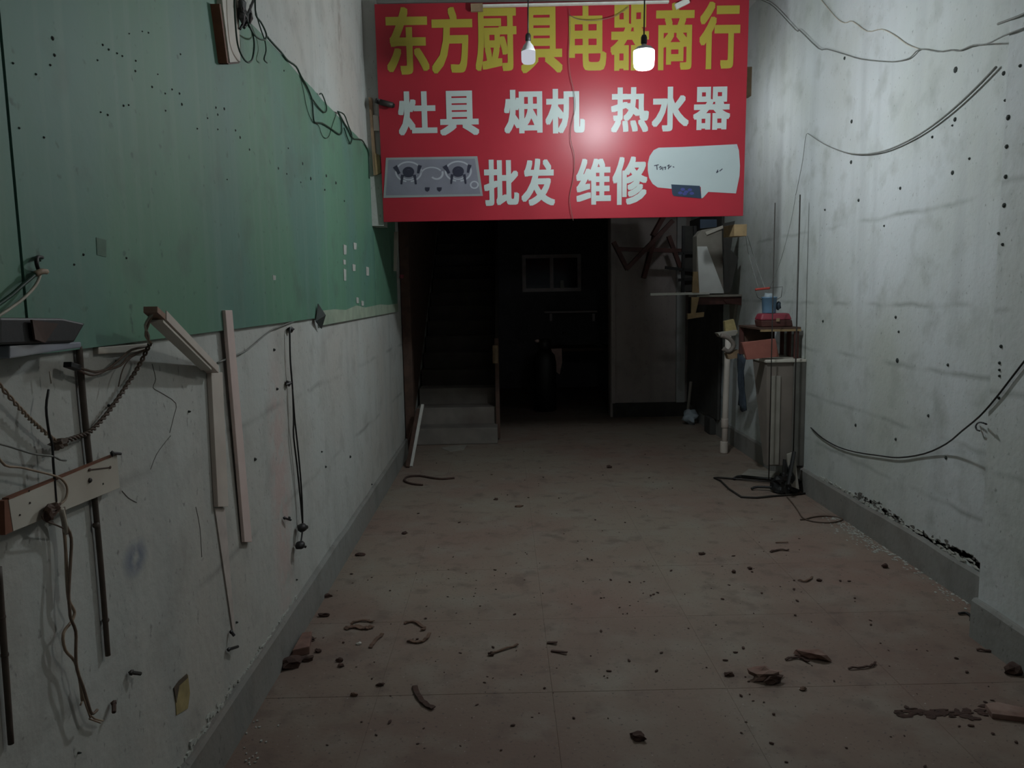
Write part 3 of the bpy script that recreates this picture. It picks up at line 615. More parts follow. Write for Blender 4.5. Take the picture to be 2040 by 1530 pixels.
# slanted board
t = thing('wall_board', 'slanted white board with brown edges nailed across the dark cane pole', 'board', tuple(LW(110, 1050, .02)))
o4 = [(4,994),(223,906),(229,972),(14,1059)]
MB().prism([LW(a, b, .018) for a, b in o4], (.012, 0, 0)).build('board_face', M['melamine'], t, bevel=.001)
MB().prism([LW(4,992,.0185), LW(223,904,.0185), LW(223,906,.0185), LW(4,996,.0185)], (.0125, 0, 0)).build('board_edge', M['brown_edge'], t)
MB().prism([LW(-4,998,.0185), LW(3,995,.0185), LW(13,1059,.0185), LW(-2,1066,.0185)], (.0115, 0, 0)).build('board_edge', M['brown_edge'], t)
MB().tube([LW(222,903,.035), LW(226,903,.035), LW(240,904,.035)], .0035, 8).lump(LW(224,904,.035), (.005,.006,.008), .1, 1).build('screw', M['black'], t)
MB().tube([LW(177,936,.0315), LW(220,931,.0315)], .0014, 6).lump(LW(179,936,.032), (.002,.005,.004), .2, 1).lump(LW(220,931,.032), (.002,.004,.004), .2, 1).build('nail', M['dark_wood'], t)
MB().lathe([(.0055,-.001),(.0055,.003),(.003,.005)], LW(178,957,.03), 12, (1,0,0)).build('knob', M['iron'], t)
for q in ((205,964),(57,978),(39,1026),(59,1002)): MB().lathe([(.002,-.001),(.002,.0015)], LW(*q,.03), 8, (1,0,0)).build('nail_head', M['iron'], t)
# wires around the slanted board
t = thing('wire_tangle', 'tangle of thin wires crossing the slanted white board and hanging below it', 'wire', tuple(LW(120, 1020, .04)))
MB().tube([LW(99,740,.02), LW(102,764,.02)], .0016).build('wire', M['cable_pale'], t, True)
MB().tube([LW(*q,.03) for q in [(97,776),(92,812),(97,858),(104,885),(106,920),(108,945),(110,975),(112,1000)]], .0026).build('wire', M['black'], t, True)
MB().tube([LW(*q,.03) for q in [(-10,882),(20,890),(45,898),(70,905),(105,909),(120,916),(132,917)]], .0022).build('wire', M['cable_grey'], t, True)
MB().tube([LW(*q,.035) for q in [(-10,900),(10,927),(40,931),(70,938),(112,949),(128,960),(134,975),(130,995),(114,1008)]], .0024).build('wire', M['cable_tan'], t, True)
MB().lump(LW(106,1014,.045), (.012,.022,.012), .5, 2, 2).lump(LW(98,1022,.045), (.01,.012,.016), .4, 2, 5).build('knot', M['dark_wood'], t)
MB().tube([LW(96,1012,.04), LW(84,1028,.04), LW(92,1038,.04), LW(112,1046,.035), LW(126,1052,.03)], .002).build('wire', M['cable_brown'], t, True)
A_ = [(121,1006),(129,1072),(134,1146),(136,1191),(147,1215),(148,1224),(142,1239),(126,1262),(130,1295),(149,1318),(159,1355),(164,1396)]
B_ = [(127,1010),(131,1045),(142,1072),(140,1128),(137,1183),(139,1215),(141,1232),(151,1258),(151,1295),(153,1332),(166,1370),(175,1400),(183,1422),(194,1414)]
C_ = [(118,1010),(126,1040),(130,1075),(132,1140),(135,1185)]
MB().tube([LW(*q,.022) for q in A_], .0032).build('cable', M['cable_tan'], t, True)
MB().tube([LW(*q,.03) for q in B_], .0032).build('cable', M['cable_mid'], t, True)
MB().tube([LW(*q,.018) for q in C_], .0032).build('cable', M['cable_pale'], t, True)
MB().tube([LW(122,1014,.04), LW(128,1040,.032), LW(132,1062,.024)], .0055).build('cable_sheath', M['cable_pale'], t, True)
m = MB()
for e in ([(160,1360),(168,1395),(180,1430)], [(166,1375),(180,1425),(205,1436)], [(164,1396),(160,1405)], [(178,1432),(200,1440)]): m.tube([LW(*q,.014) for q in e], .002)
m.build('frayed_end', M['cable_tan'], t, True)
# black lead with two plugs
t = thing('power_lead', 'thin black lead with two black plugs hanging on the left wall', 'cable', tuple(LW(600, 1090, .02)))
MB().tube([LW(*q,.02) for q in [(577,652),(578,707),(580,740),(583,777),(585,833),(585,870),(592,930),(599,1000),(603,1046)]], .0042).build('lead', M['black'], t, True)
MB().tube([LW(*q,.024) for q in [(583,777),(587,833),(591,870),(597,930),(602,1000),(603,1046)]], .004).build('lead', M['black'], t, True)
MB().tube([LW(603,1052,.02), LW(601,1070,.02), LW(599,1082,.02)], .004).build('lead', M['black'], t, True)
MB().lump(LW(602,1051,.03), (.022,.03,.02), .15, 2, 1).tube([LW(604,1051,.03), LW(612,1050,.05)], .009).build('plug', M['black'], t, True)
MB().lump(LW(598,1086,.03), (.022,.03,.018), .15, 2, 3).tube([LW(600,1086,.03), LW(610,1090,.05)], .006).build('plug', M['black'], t, True)
for q, l in (((578,656), 'black cable clip under the green panel at the head of the black lead'), ((575,764), 'black cable clip on the black lead halfway up the left wall')):
    tag(MB().lump(LW(*q,.012), (.012,.03,.012), .5, 2, q[0]).build('cable_clip', M['black']), l, 'clip')
tag(MB().tube([LW(*q,.012) for q in [(585,640),(560,650),(537,660),(493,697),(463,710),(433,723)]], .003).build('wall_wire', M['cable_grey'], smooth=True), 'thin grey wire running from under the green panel to the broken trunking', 'wire')
for q, d, l, mk in (((465,1291),(9,-3),'black screw stub low on the left wall under the trunking','black'), ((464,1263),(3,4),'small black nail at the lower end of the trunking','black'), ((271,1341),(9,1),'dark screw stub on the left wall left of the yellow foam patch','iron'), ((227,1410),(0,9),'brown stub on the left wall right of the frayed cable ends','dark_wood'), ((573,1034),(6,2),'small dark screw stub left of the two black plugs','black')):
    p = LW(q[0]-d[0], q[1]-d[1], .01); e = LW(q[0]+d[0], q[1]+d[1], .02)
    tag(MB().tube([p, e], .005).lump(p, (.007,.009,.008), .2, 1).build('screw_stub', M[mk]), l, 'screw')

# ---------------------------------------------------------------- right wall: cables
c4 = lambda L: [(1460 + .2843 * a, .2843 * b) for a, b in L]
def rcable(L, r, mk, label, off=.012):
    return tag(MB().tube([RC(*q, off, *((1860, 1966) if L[0][1] > 500 else (1925, 2004))) for q in L], r).build('wall_cable', M[mk], smooth=True), label, 'cable')
rcable(c4([(120,-40),(200,0),(290,50),(440,210),(470,215),(600,340),(660,345),(780,380),(900,415),(1080,432),(1160,428),(1240,405),(1310,345),(1440,362),(1530,350),(1590,355),(1680,318),(1780,308),(1900,250),(2060,190)]), .0034, 'cable_grey', 'kinked grey cable sagging across the top of the right wall')
rcable(c4([(590,-40),(620,0),(720,120),(780,160),(840,150),(940,220),(1040,205),(1130,245),(1220,310),(1310,345)]), .003, 'cable_pale', 'pale wavy cable above the sagging grey one on the right wall', .006)
rcable(c4([(1858,168),(2000,115),(2060,85)]), .005, 'cable_grey', 'short thick grey cable at the upper right frame edge')
t = thing('curved_tube', 'curved dark tube tapering to a thin wire, bowed across the right wall', 'cable', tuple(RW(1703, 305, .02)))
L = c4([(1845,470),(1700,620),(1550,760),(1400,880),(1260,970),(1100,1045),(980,1075),(880,1080),(780,1065),(640,1010),(525,935)])
MB().tube([RW(*q, .016) for q in L], .0062, 7, 3, .0025).build('tube', M['cable_grey'], t, True)
MB().tube([RC(*q, .016) for q in c4([(525,935),(510,960),(490,1120),(465,1250),(440,1370)])], .0022).build('wire', M['cable_grey'], t, True)
c5 = lambda L: [(1540 + .392 * a, 700 + .392 * b) for a, b in L]
rcable(c5([(192,388),(250,440),(330,485),(420,512),(540,530),(640,540),(770,520),(880,470),(960,405),(1050,330),(1130,240),(1200,150),(1300,20)]), .0042, 'black', 'long black cable hanging in a low bow across the right wall', .014)
tag(MB().tube([RW(*q, .025) for q in c5([(1085,370),(1062,362),(1042,364),(1030,380),(1036,398),(1050,404)])], .004).build('wall_hook', M['black'], smooth=True), 'black bent hook on the right wall beside the low black cable', 'hook')

# ---------------------------------------------------------------- right: cabinet, stand, and the clutter on it
t = thing('side_cabinet', 'narrow grey-brown cabinet with a white top against the right wall', 'cabinet', (2.05, 5.9, 0))
ZT = .985; y0, y1 = 5.58, 6.28; x0, x1 = 1.90, XR - .001
MB().prism([(x0, y0, ZT - .022), (x0, y1, ZT - .022), (x1, y1, ZT - .022), (x1, y0, ZT - .022)], (0, 0, .022)).build('top_board', M['melamine'], t, bevel=.006)
# splayed body, narrower at its foot
MB().hexa([(x0 + .03, y0 + .02, .19), (x1, y0 + .02, .19), (x1, y0 + .12, .19), (x0 + .03, y0 + .10, .19), (x0 + .012, y0 + .02, ZT - .023), (x1, y0 + .02, ZT - .023), (x1, y0 + .36, ZT - .023), (x0 + .012, y0 + .34, ZT - .023)]).build('body', M['grey_board'], t, bevel=.004)
MB().box((x1 - .09, y0 + .004, .19), (x1, y0 + .0195, ZT - .023)).build('side_panel', M['cabinet_side'], t, bevel=.004)
MB().box((x0 + .05, y0 + .008, .2), (x0 + .115, y0 + .0195, ZT - .12)).build('front_panel', M['grey_card'], t, bevel=.002)
t = thing('display_stand', 'two tall thin dark rods on a bent black rod frame by the right wall', 'stand', (2.05, 5.5, 0))
r1, r2 = AT(1537, 700, 5.535), AT(1585.5, 700, 5.535)
MB().tube([(r1.x, r1.y, .1), (r1.x + .002, r1.y, AT(1538, 404, 5.535).z)], .0042, 8, 1).build('rod', M['iron'], t, True)
MB().tube([(r2.x, r2.y, .03), (r2.x + .002, r2.y, AT(1585, 388, 5.535).z)], .0052, 8, 1).build('rod', M['iron'], t, True)
MB().tube([FL(1560,962,.02), FL(1430,951,.008), FL(1436,958,.008), FL(1477,990,.008), FL(1540,988,.008), FL(1604,983,.008)], .0075, 6, 2).build('base_frame', M['iron'], t, True)
MB().hexa([FL(1476,946,.03), FL(1548,953,.03), FL(1556,940,.03), FL(1492,934,.03), FL(1476,946,.038), FL(1548,953,.038), FL(1556,940,.038), FL(1492,934,.038)]).build('base_plate', M['grey_card'], t)
MB().tube([FL(1462,954,.012), FL(1478,949,.02), FL(1550,956,.03)], .012, 6).build('base_bar', M['black'], t, True)
MB().tube([FL(1497,974,.012), FL(1510,970,.025), FL(1552,972,.03)], .01, 6).build('base_bar', M['black'], t, True)
MB().lump(FL(1563,966,.05), (.10,.07,.055), .6, 3, 3).lump(FL(1568,955,.12), (.04,.04,.1), .7, 3, 8).tube([FL(1560,960,.1), AT(1563,915,5.5)], .012).tube([FL(1570,966,.1), AT(1582,900,5.5)], .014).tube([FL(1572,972,.06), FL(1586,982,.01)], .015).build('scrap_heap', M['black'], t)  # black scrap heaped round the rods, grouped with the stand
tag(MB().prism([AT(1568,905,5.5), AT(1583,900,5.5), AT(1592,975,5.44), AT(1573,968,5.44)], (0, .012, 0)).build('board_scrap', M['grey_card']), 'pale board scrap standing at the black scrap heap round the two rods', 'board')
tag(MB().tube([FL(1568,990,.006), FL(1580,1004,.006), FL(1590,1018,.006), FL(1600,1032,.006), FL(1622,1039,.006), FL(1652,1041,.006), FL(1675,1037,.006), FL(1677,1033,.006), FL(1655,1028,.006), FL(1625,1029,.006), FL(1604,1034,.006), FL(1594,1035,.006)], .0045).build('wire_loop', M['cable_brown'], smooth=True), 'brown wire bent in a flat loop on the floor by the right wall', 'wire')
# cloth over the cabinet's front edge
m = MB(); g = []
for i in range(9):
    for j in range(5):
        u_, v_ = j / 4, i / 8; p = (1.875 - .012 * math.sin(v_ * 5 + j * 1.9), 5.98 + .17 * u_ + .03 * math.sin(v_ * 3), .972 - .42 * v_ - .02 * math.sin(j * 1.3)); g.append(p)
n0 = len(g); g2 = [(a + .008, b, c) for a, b, c in g]; fs = []
for i in range(8):
    for j in range(4):
        q = i * 5 + j; fs.append((q, q+1, q+6, q+5)); fs.append((n0+q, n0+q+5, n0+q+6, n0+q+1))
for i in range(8): fs += [(i*5, i*5+5, n0+i*5+5, n0+i*5), (i*5+4, n0+i*5+4, n0+i*5+9, i*5+9)]
for j in range(4): fs += [(j, n0+j, n0+j+1, j+1), (40+j, 41+j, n0+41+j, n0+40+j)]
tag(m.add(g + g2, fs).build('hanging_cloth', M['navy_cloth'], smooth=True), 'dark blue cloth hanging from the front edge of the narrow cabinet', 'cloth')
# crate on the cabinet
t = thing('wooden_crate', 'open dark red wooden crate with a pale top edge on the narrow cabinet', 'crate', (2.05, 5.85, ZT))
cx0, cx1, cy0, cy1, cz = 1.865, 2.165, 5.64, 6.14, ZT + .002
zt = cz + .215
MB().box((cx0, cy0, zt), (cx1 + .01, cy1, zt + .016)).build('top_board', M['dark_wood'], t, bevel=.002)
MB().box((cx0 + .01, cy0 - .008, zt - .014), (cx1 + .008, cy0 + .008, zt + .002)).build('edge_strip', M['yellow_wood'], t)
for yy in (cy0 + .01, cy0 + .16, cy0 + .31): MB().box((cx1 - .012, yy, cz), (cx1, yy + .06, zt - .002)).build('slat', M['red_wood'], t)
MB().box((cx0 + .005, cy1 - .03, cz), (cx0 + .035, cy1, zt - .002)).build('post', M['red_wood'], t)
MB().box((cx1 - .035, cy0 + .002, cz), (cx1 - .013, cy0 + .02, zt - .016)).build('post', M['red_wood'], t)
MB().box((cx0 + .036, cy1 - .014, cz), (cx1 - .013, cy1 - .002, zt - .002)).build('back_board', M['dark_wood'], t)
a = [AT(1478,686,5.60), AT(1545,678,5.60), AT(1552,714,5.60), AT(1488,720,5.60)]
bz = ZT + .002 - min(p.z for p in a); a = [p + Vector((0, 0, bz)) for p in a]
tag(MB().prism(a, (0, .035, 0)).build('carton', M['pink_box'], bevel=.003), 'faded red flat box standing before the open crate', 'box')
# grey fittings beside the crate
t = thing('pipe_fitting', 'grey pipe elbow and scraps lying left of the wooden crate', 'fitting', tuple(AT(1452, 700, 6.2)))
MB().tube([AT(1436,668,6.2), AT(1452,674,6.2), AT(1462,688,6.2), AT(1452,700,6.2), AT(1440,694,6.2)], .018, 10).build('elbow', M['grey_board'], t, True)
MB().prism([AT(1430,664,6.22), AT(1470,658,6.22), AT(1466,668,6.22), AT(1436,672,6.22)], (0, .1, 0)).build('scrap_plate', M['grey_card'], t)
MB().prism([AT(1444,640,6.3), AT(1462,636,6.3), AT(1470,664,6.3), AT(1446,664,6.3)], (0, .05, 0)).build('scrap_block', M['foam'], t)
MB().prism([AT(1448,705,6.2), AT(1472,697,6.2), AT(1478,712,6.2), AT(1452,716,6.2)], (0, .08, 0)).build('wood_scrap', M['wood'], t)
# red tin and blue bucket
zc = zt + .018
t = thing('tool_case', 'long dark red case with a rounded lid lying on the crate', 'case', (2.03, 5.75, zc))
MB().hexa([(1.90,5.68,zc),(2.13,5.68,zc),(2.14,5.80,zc),(1.89,5.80,zc),(1.89,5.675,zc+.05),(2.12,5.675,zc+.05),(2.13,5.805,zc+.05),(1.88,5.805,zc+.05)]).build('case_base', M['red_wood'], t, bevel=.008)
MB().hexa([(1.885,5.672,zc+.051),(2.122,5.672,zc+.051),(2.132,5.808,zc+.051),(1.878,5.808,zc+.051),(1.90,5.69,zc+.1),(2.105,5.69,zc+.1),(2.11,5.79,zc+.1),(1.895,5.79,zc+.1)]).build('case_lid', M['red_tin'], t, bevel=.014)
MB().box((2.0, 5.664, zc+.04), (2.025, 5.6715, zc+.065)).build('latch', M['wood'], t)
zb = zc + .101; cb_ = AT(1532, 620, 5.74)
t = thing('blue_bucket', 'small blue bucket with a red-gripped wire handle on the red case', 'bucket', (cb_.x, 5.74, zb))
R = .055
MB().lathe([(R*.86, zb), (R*.9, zb + .004), (R, zb + .11), (R*1.06, zb + .112), (R*1.06, zb + .12), (R*.97, zb + .12), (R*.85, zb + .012)], (cb_.x, 5.74, 0), 20).build('pail', M['blue_tin'], t, True)
MB().lump((cb_.x - .005, 5.74, zb + .12), (R*.8, R*.8, .03), .4, 2, 6).build('filling', M['bag'], t, True)
MB().lump((cb_.x + R + .012, 5.735, zb + .055), (.02, .02, .035), .3, 2, 4).build('side_lump', M['navy_cloth'], t, True)
g0, g1 = AT(1504,577,5.74), AT(1534,574,5.74); ge = AT(1559,571,5.74)
MB().tube([(cb_.x - R*1.03, 5.74, zb + .1), AT(1509,592,5.74), g0, g1, ge, AT(1556,592,5.74), (cb_.x + R*1.05, 5.74, zb + .1)], .002, 6, 1).build('wire_handle', M['iron'], t, True)
MB().tube([g0.lerp(g1, .02), (g0 + g1) / 2, g0.lerp(g1, .98)], .009, 10, 3).build('hand_grip', M['red_grip'], t, True)
m = MB()
m.tube([AT(1485,462,5.9), AT(1490,500,5.85), AT(1503,548,5.78), AT(1511,575,5.74)], .0022); m.tube([AT(1489,470,5.9), AT(1503,515,5.85), AT(1517,556,5.78), AT(1524,575,5.74)], .0022)
m.tube([AT(1585,391,5.53), AT(1576,440,5.56), AT(1558,510,5.62), AT(1541,556,5.7), AT(1534,573,5.74)], .0018)
tag(m.build('hanging_string', M['cable_grey'], smooth=True), 'thin strings slung from the timber end and a rod to the bucket handle', 'string')

# ---------------------------------------------------------------- farther right: shelf, boards, pipe
Y7 = 7.15
t = thing('wall_shelf', 'dark red-brown wall shelf with a pale front strip behind the sign corner', 'shelf', (2.0, Y7, 1.5))
p, q = AT(1388, 588, Y7), AT(1484, 586, Y7); zs = p.z
MB().box((p.x, Y7, zs - .02), (XR - .001, Y7 + .32, zs)).build('shelf_board', M['grey_card'], t, bevel=.003)
MB().box((p.x + .02, Y7 + .02, zs - .09), (XR - .001, Y7 + .06, zs - .021)).build('apron', M['red_wood'], t, bevel=.003)
MB().prism([AT(1440,597,Y7+.03), AT(1482,592,Y7+.03), AT(1476,608,Y7+.03), AT(1446,604,Y7+.03)], (0, -.02, 0)).build('apron_scrap', M['red_wood'], t)
MB().prism([(XR - .03, Y7 + .07, zs - .021), (XR - .03, Y7 + .3, zs - .021), (XR - .03, Y7 + .28, zs - .3), (XR - .03, Y7 + .22, zs - .34)], (.025, 0, 0)).build('bracket', M['grey_card'], t)
st = MB().bar(AT(1295, 586.5, Y7 - .03) , AT(1412, 584, Y7 - .03), .05, .022, (0, 0, 1)).build('white_strip', M['pale'])
tag(st, 'long white strip jutting left from the dark wall shelf', 'strip')
t = thing('stick_bracket', 'yellow wooden stick bracket under and beside the dark wall shelf', 'bracket', tuple(AT(1385, 635, Y7 - .06)))
MB().prism([AT(1381,541,Y7-.06), AT(1390,541,Y7-.06), AT(1393,583,Y7-.06), AT(1379,583,Y7-.06)], (0, .025, 0)).build('upright', M['yellow_wood'], t)
MB().prism([AT(1378,592,Y7-.06), AT(1393,592,Y7-.06), AT(1386,624,Y7-.06), AT(1377,626,Y7-.06)], (0, .025, 0)).build('upright', M['yellow_wood'], t)
MB().prism([AT(1370,625,Y7-.065), AT(1403,622,Y7-.065), AT(1402,631,Y7-.065), AT(1370,636,Y7-.065)], (0, .035, 0)).build('crosspiece', M['yellow_wood'], t)
# on the shelf: grey block, its lit part as a pale triangle, a shadow as a dark sheet
e = .001
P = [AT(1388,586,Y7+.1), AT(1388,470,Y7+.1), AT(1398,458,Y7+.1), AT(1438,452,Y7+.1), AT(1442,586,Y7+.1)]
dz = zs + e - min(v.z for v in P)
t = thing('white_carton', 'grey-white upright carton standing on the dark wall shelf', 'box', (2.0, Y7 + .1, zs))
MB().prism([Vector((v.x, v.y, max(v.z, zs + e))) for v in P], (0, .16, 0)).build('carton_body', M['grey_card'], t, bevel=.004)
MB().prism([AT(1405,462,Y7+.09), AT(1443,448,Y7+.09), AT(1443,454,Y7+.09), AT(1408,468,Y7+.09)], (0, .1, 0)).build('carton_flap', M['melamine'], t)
tag(MB().prism([AT(1389,491,Y7+.09), AT(1408,491,Y7+.09), AT(1443,584,Y7+.05), AT(1393,585,Y7+.05)], (0, -.006, 0)).build('lit_triangle', M['lit_white']), 'pale triangle painted as the lit part of the carton on the wall shelf', 'board')  # lit part of the white face, put in as a paler triangle
tag(MB().prism([AT(1441,445,Y7+.02), AT(1464,440,Y7+.02), AT(1456,498,Y7+.02), AT(1471,513,Y7), AT(1454,582,Y7), AT(1443,584,Y7)], (0, .012, 0)).build('shadow_sheet', M['dark_card']), 'dark grey sheet cut to a shadow outline right of the pale lit triangle', 'sheet')  # shadow shape on the right wall, put in as a dark sheet
t = thing('drain_pipe', 'white plastic pipe standing beside the right wall left of the narrow cabinet', 'pipe', tuple(FL(1440, 905)))
pb = FL(1441, 903)
MB().tube([(pb.x + .01, pb.y, .03), (pb.x + .015, pb.y, .5), (pb.x + .03, pb.y, 1.08)], .027, 14, 2).build('pipe', M['pvc'], t, True)
MB().lathe([(.034, 0), (.036, .01), (.036, .10), (.034, .11)], (pb.x + .005, pb.y, .002), 16).build('end_socket', M['pvc'], t, True)
MB().lathe([(.031, 0), (.033, .006), (.033, .08), (.031, .086)], (pb.x + .01, pb.y, .24), 16).build('coupling', M['pvc'], t, True)
# dim clutter by the back right corner
Y8 = 8.3
for a, b, wd, l in (((1384,828),(1416,735),.03,'thin stick leaning on the dark right wall, left one'), ((1414,838),(1438,760),.03,'thin stick leaning on the dark right wall beside the pipe')):
    p = FL(*a); p.x = min(p.x, XR - .12); q = Vector((XR - .065, p.y + .05, AT(*b, p.y).z)); tag(MB().bar(p + Vector((0, 0, .004)), q, wd, .015).build('leaning_stick', M['grey_card']), l, 'stick')
p = FL(1398, 843)
tag(MB().lump((2.07, p.y - .05, .08), (.08, .09, .08), .4, 3, 2).build('plastic_bag', M['bag'], smooth=True), 'pale blue crumpled bag on the floor under the leaning sticks', 'bag')
tag(MB().prism([(XR - .05, 7.75, .174), (XR - .05, 9.08, .174), (XR - .03, 9.08, 2.3), (XR - .03, 7.75, 2.3)], (.028, 0, 0)).build('shade_sheet', M['dark_card'], bevel=.003), 'tall dark grey sheet added as the shade on the right wall beyond the white pipe', 'sheet')  # dark sheet added in place of shade on the wall
p = FL(1425, 866)
tag(MB().box((p.x - .06, p.y, .001), (p.x + .09, p.y + .22, .17)).build('dark_box', M['dark_card'], bevel=.006), 'dark low box on the floor left of the white pipe', 'box')
# broken red wooden frame hung under the slab
Y9 = 8.6
t = thing('broken_chair', 'broken red-brown wooden chair frame hanging in front of the inner wall', 'chair', tuple(AT(1300, 500, Y9)))
for nm, a, b, wd in (('leg',(1222,482),(1250,537),.075),('rail',(1248,536),(1340,440),.085),('leg',(1282,554),(1304,470),.07),('rail',(1228,496),(1360,500),.06),('leg',(1300,470),(1322,430),.07),('rail',(1332,470),(1358,540),.05)):
    MB().bar(AT(*a, Y9 + .03 * random.random()), AT(*b, Y9 + .03 * random.random()), wd, .045, (0, 0, 1)).build(nm, M['red_wood'], t)
t = thing('dark_rack', 'dark metal rack with thin bars left of the shelf carton', 'rack', tuple(AT(1372, 580, 7.9)))
for nm, a, b in (('bar',(1325,533),(1385,540)),('bar',(1352,505),(1388,503)),('bar',(1352,558),(1388,555)),('post',(1362,450),(1360,585)),('post',(1384,450),(1386,585))):
    MB().bar(AT(*a, 7.9), AT(*b, 7.9), .03, .03).build(nm, M['black'], t)
MB().prism([AT(1362,450,7.93), AT(1386,450,7.93), AT(1386,580,7.93), AT(1362,580,7.93)], (0, .02, 0)).build('back_sheet', M['dark_card'], t)
MB().prism([AT(1395,437,7.0), AT(1428,437,7.0), AT(1428,452,7.0), AT(1395,455,7.0)], (0, .02, 0)).build('blue_scrap', M['print_navy'], t)

# ---------------------------------------------------------------- staircase
st = thing('staircase', 'narrow cement staircase climbing away behind the red sign', 'stairs', (-.5, 7.62, 0))
RISE, TREAD, XS0, XS1, YST = .17, .27, XL + .025, -.115, 7.62
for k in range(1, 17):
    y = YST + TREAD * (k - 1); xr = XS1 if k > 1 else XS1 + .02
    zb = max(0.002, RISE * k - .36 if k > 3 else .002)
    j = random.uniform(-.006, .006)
    MB().hexa([(XS0, y + j, zb), (xr, y, zb), (xr, y + TREAD + (0.06 if k > 3 else -.001), zb), (XS0, y + TREAD + (0.06 if k > 3 else -.001), zb), (XS0, y + j, RISE * k - .001), (xr, y, RISE * k - .004), (xr, y + TREAD - .001, RISE * k - .003), (XS0, y + TREAD - .001, RISE * k - .001)]).build('step', M['stair' if k < 4 else 'stair_shade'], st, bevel=.008)
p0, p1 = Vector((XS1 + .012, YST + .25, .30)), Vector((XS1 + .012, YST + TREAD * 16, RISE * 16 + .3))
MB().prism([(XS1 + .002, YST + .30, .02), (XS1 + .002, YST + .30, .62), (XS1 + .002, YST + TREAD * 16, RISE * 16 + .42), (XS1 + .002, YST + TREAD * 16, RISE * 16 - .3), (XS1 + .002, YST + 1.0, .25), (XS1 + .002, YST + .8, .02)], (.03, 0, 0)).build('stringer', M['stair_shade'], st)
MB().box((XS1 + .004, YST + .2, .02), (XS1 + .045, YST + .245, 1.05)).build('newel_post', M['dark_wood'], st)
MB().tube([(XS1 + .01, YST + .18, .98), (XS1 + .01, YST + .18, .80)], .03, 8, 1).build('post_wrap', M['wood'], st)['label'] = 'tan wrap on the post'
# timbers left of the stairs
t = thing('door_post', 'dark brown timber post with a pale strip beside the foot of the stairs', 'post', (XL + .06, 7.3, 0))
MB().box((XL + .002, 7.2, .175), (XL + .03, 7.6, 2.5)).build('backing_board', M['dark_wood'], t)
MB().prism([(XL + .004, 7.605, .2), (XL + .004, 8.8, .95), (XL + .004, 11.9, 2.95), (XL + .004, 11.9, 3.9), (XL + .004, 7.605, 3.9)], (.014, 0, 0)).build('stair_lining', M['dark_wood'], t)
MB().bar((XL + .05, 7.15, .03), (XL + .045, 7.15, 2.25), .08, .09, (0, 1, 0)).build('post', M['dark_wood'], t)
MB().prism([AT(785,462,6.52), AT(793,462,6.52), AT(789,540,6.52), AT(784,540,6.52)], (0, .02, 0)).build('pale_strip', M['melamine'], t)
MB().lump(AT(800,551,6.95), (.022,.02,.018), .3, 2, 3).build('red_knob', M['red_tin'], t)
p = FL(819, 930); q = AT(842, 806, p.y + .45)
tag(MB().bar(p + Vector((0, 0, .004)), q, .026, .014).build('leaning_stick', M['pale']), 'pale stick leaning on the lowest stairs at the left wall', 'stick')
p = FL(812, 932); q = AT(833, 815, p.y + .4)
tag(MB().bar(p + Vector((0, 0, .006)), q, .03, .02).build('leaning_stick', M['dark_wood']), 'dark brown stick leaning behind the pale stick at the left wall', 'stick')
tag(MB().tube([FL(*q, .008) for q in [(842,966),(822,964),(806,958),(812,950),(836,948),(860,952),(882,954),(905,952)]], .009).build('floor_hose', M['earth'], smooth=True), 'brown cable end curled on the floor before the stairs', 'cable')

# ---------------------------------------------------------------- dark back room
wn = struct(thing('window_1', 'small window with pale frame in the dark back wall', 'window', tuple(AT(1097, 580, YB - .03))))
del wn['category']
a, b = AT(1041, 582, YB - .03), AT(1157, 506, YB - .03); fw = .055
for q0, q1 in (((a.x, a.z), (b.x, a.z + fw)), ((a.x, b.z - fw), (b.x, b.z)), ((a.x, a.z + fw), (a.x + fw, b.z - fw)), ((b.x - fw, a.z + fw), (b.x, b.z - fw)), (((a.x + b.x) / 2 - fw / 2, a.z + fw), ((a.x + b.x) / 2 + fw / 2, b.z - fw))):
    MB().box((q0[0], YB - .05, q0[1]), (q1[0], YB - .001, q1[1])).build('window_frame', M['grey_frame'], wn)
for q0, q1 in ((a.x + fw, (a.x + b.x) / 2 - fw / 2), ((a.x + b.x) / 2 + fw / 2, b.x - fw)):
    MB().box((q0, YB - .03, a.z + fw), (q1, YB - .02, b.z - fw)).build('pane', M['dark_glass'], wn)
MB().box((AT(1116, 570, YB - .06).x, YB - .075, a.z + fw), (AT(1123, 570, YB - .06).x, YB - .051, a.z + fw + .12)).build('window_catch', M['pale'], wn)
p = FL(1086, 818)
t = thing('gas_cylinder', 'dark gas cylinder standing in the unlit back room', 'cylinder', (p.x, p.y, 0))
MB().lathe([(.13, .002), (.15, .02), (.15, .62), (.13, .72), (.07, .78), (.05, .79), (.05, .86), (.03, .88)], (p.x, p.y, 0), 20).build('tank', M['black'], t, True)
MB().lathe([(.085, .79), (.085, .92), (.075, .92), (.075, .79)], (p.x, p.y, 0), 16).build('valve_guard', M['iron'], t, True)
MB().lump((p.x - .09, p.y - .05, .9), (.03, .02, .02), .2, 2).build('valve', M['rag'], t, True)
P = [AT(1098,695,10.47), AT(1119,694,10.47), AT(1120,722,10.47), AT(1115,746,10.47), AT(1107,740,10.47), AT(1104,716,10.47)]
tag(MB().prism(P, (0, .03, 0)).build('hanging_rag', M['rag']), 'pinkish rag hanging in the dark back room right of the gas cylinder', 'cloth')
t = thing('back_counter', 'dark counter with a sloping board in the unlit back room', 'counter', (.9, 10.6, 0))
MB().box((.55, 10.5, .70), (1.75, 11.2, .74)).build('counter_top', M['dark_wood'], t)
for x, y in ((.60, 10.53), (1.68, 10.53), (.60, 11.13), (1.68, 11.13)): MB().box((x, y, .002), (x + .05, y + .05, .699)).build('leg', M['dark_wood'], t)
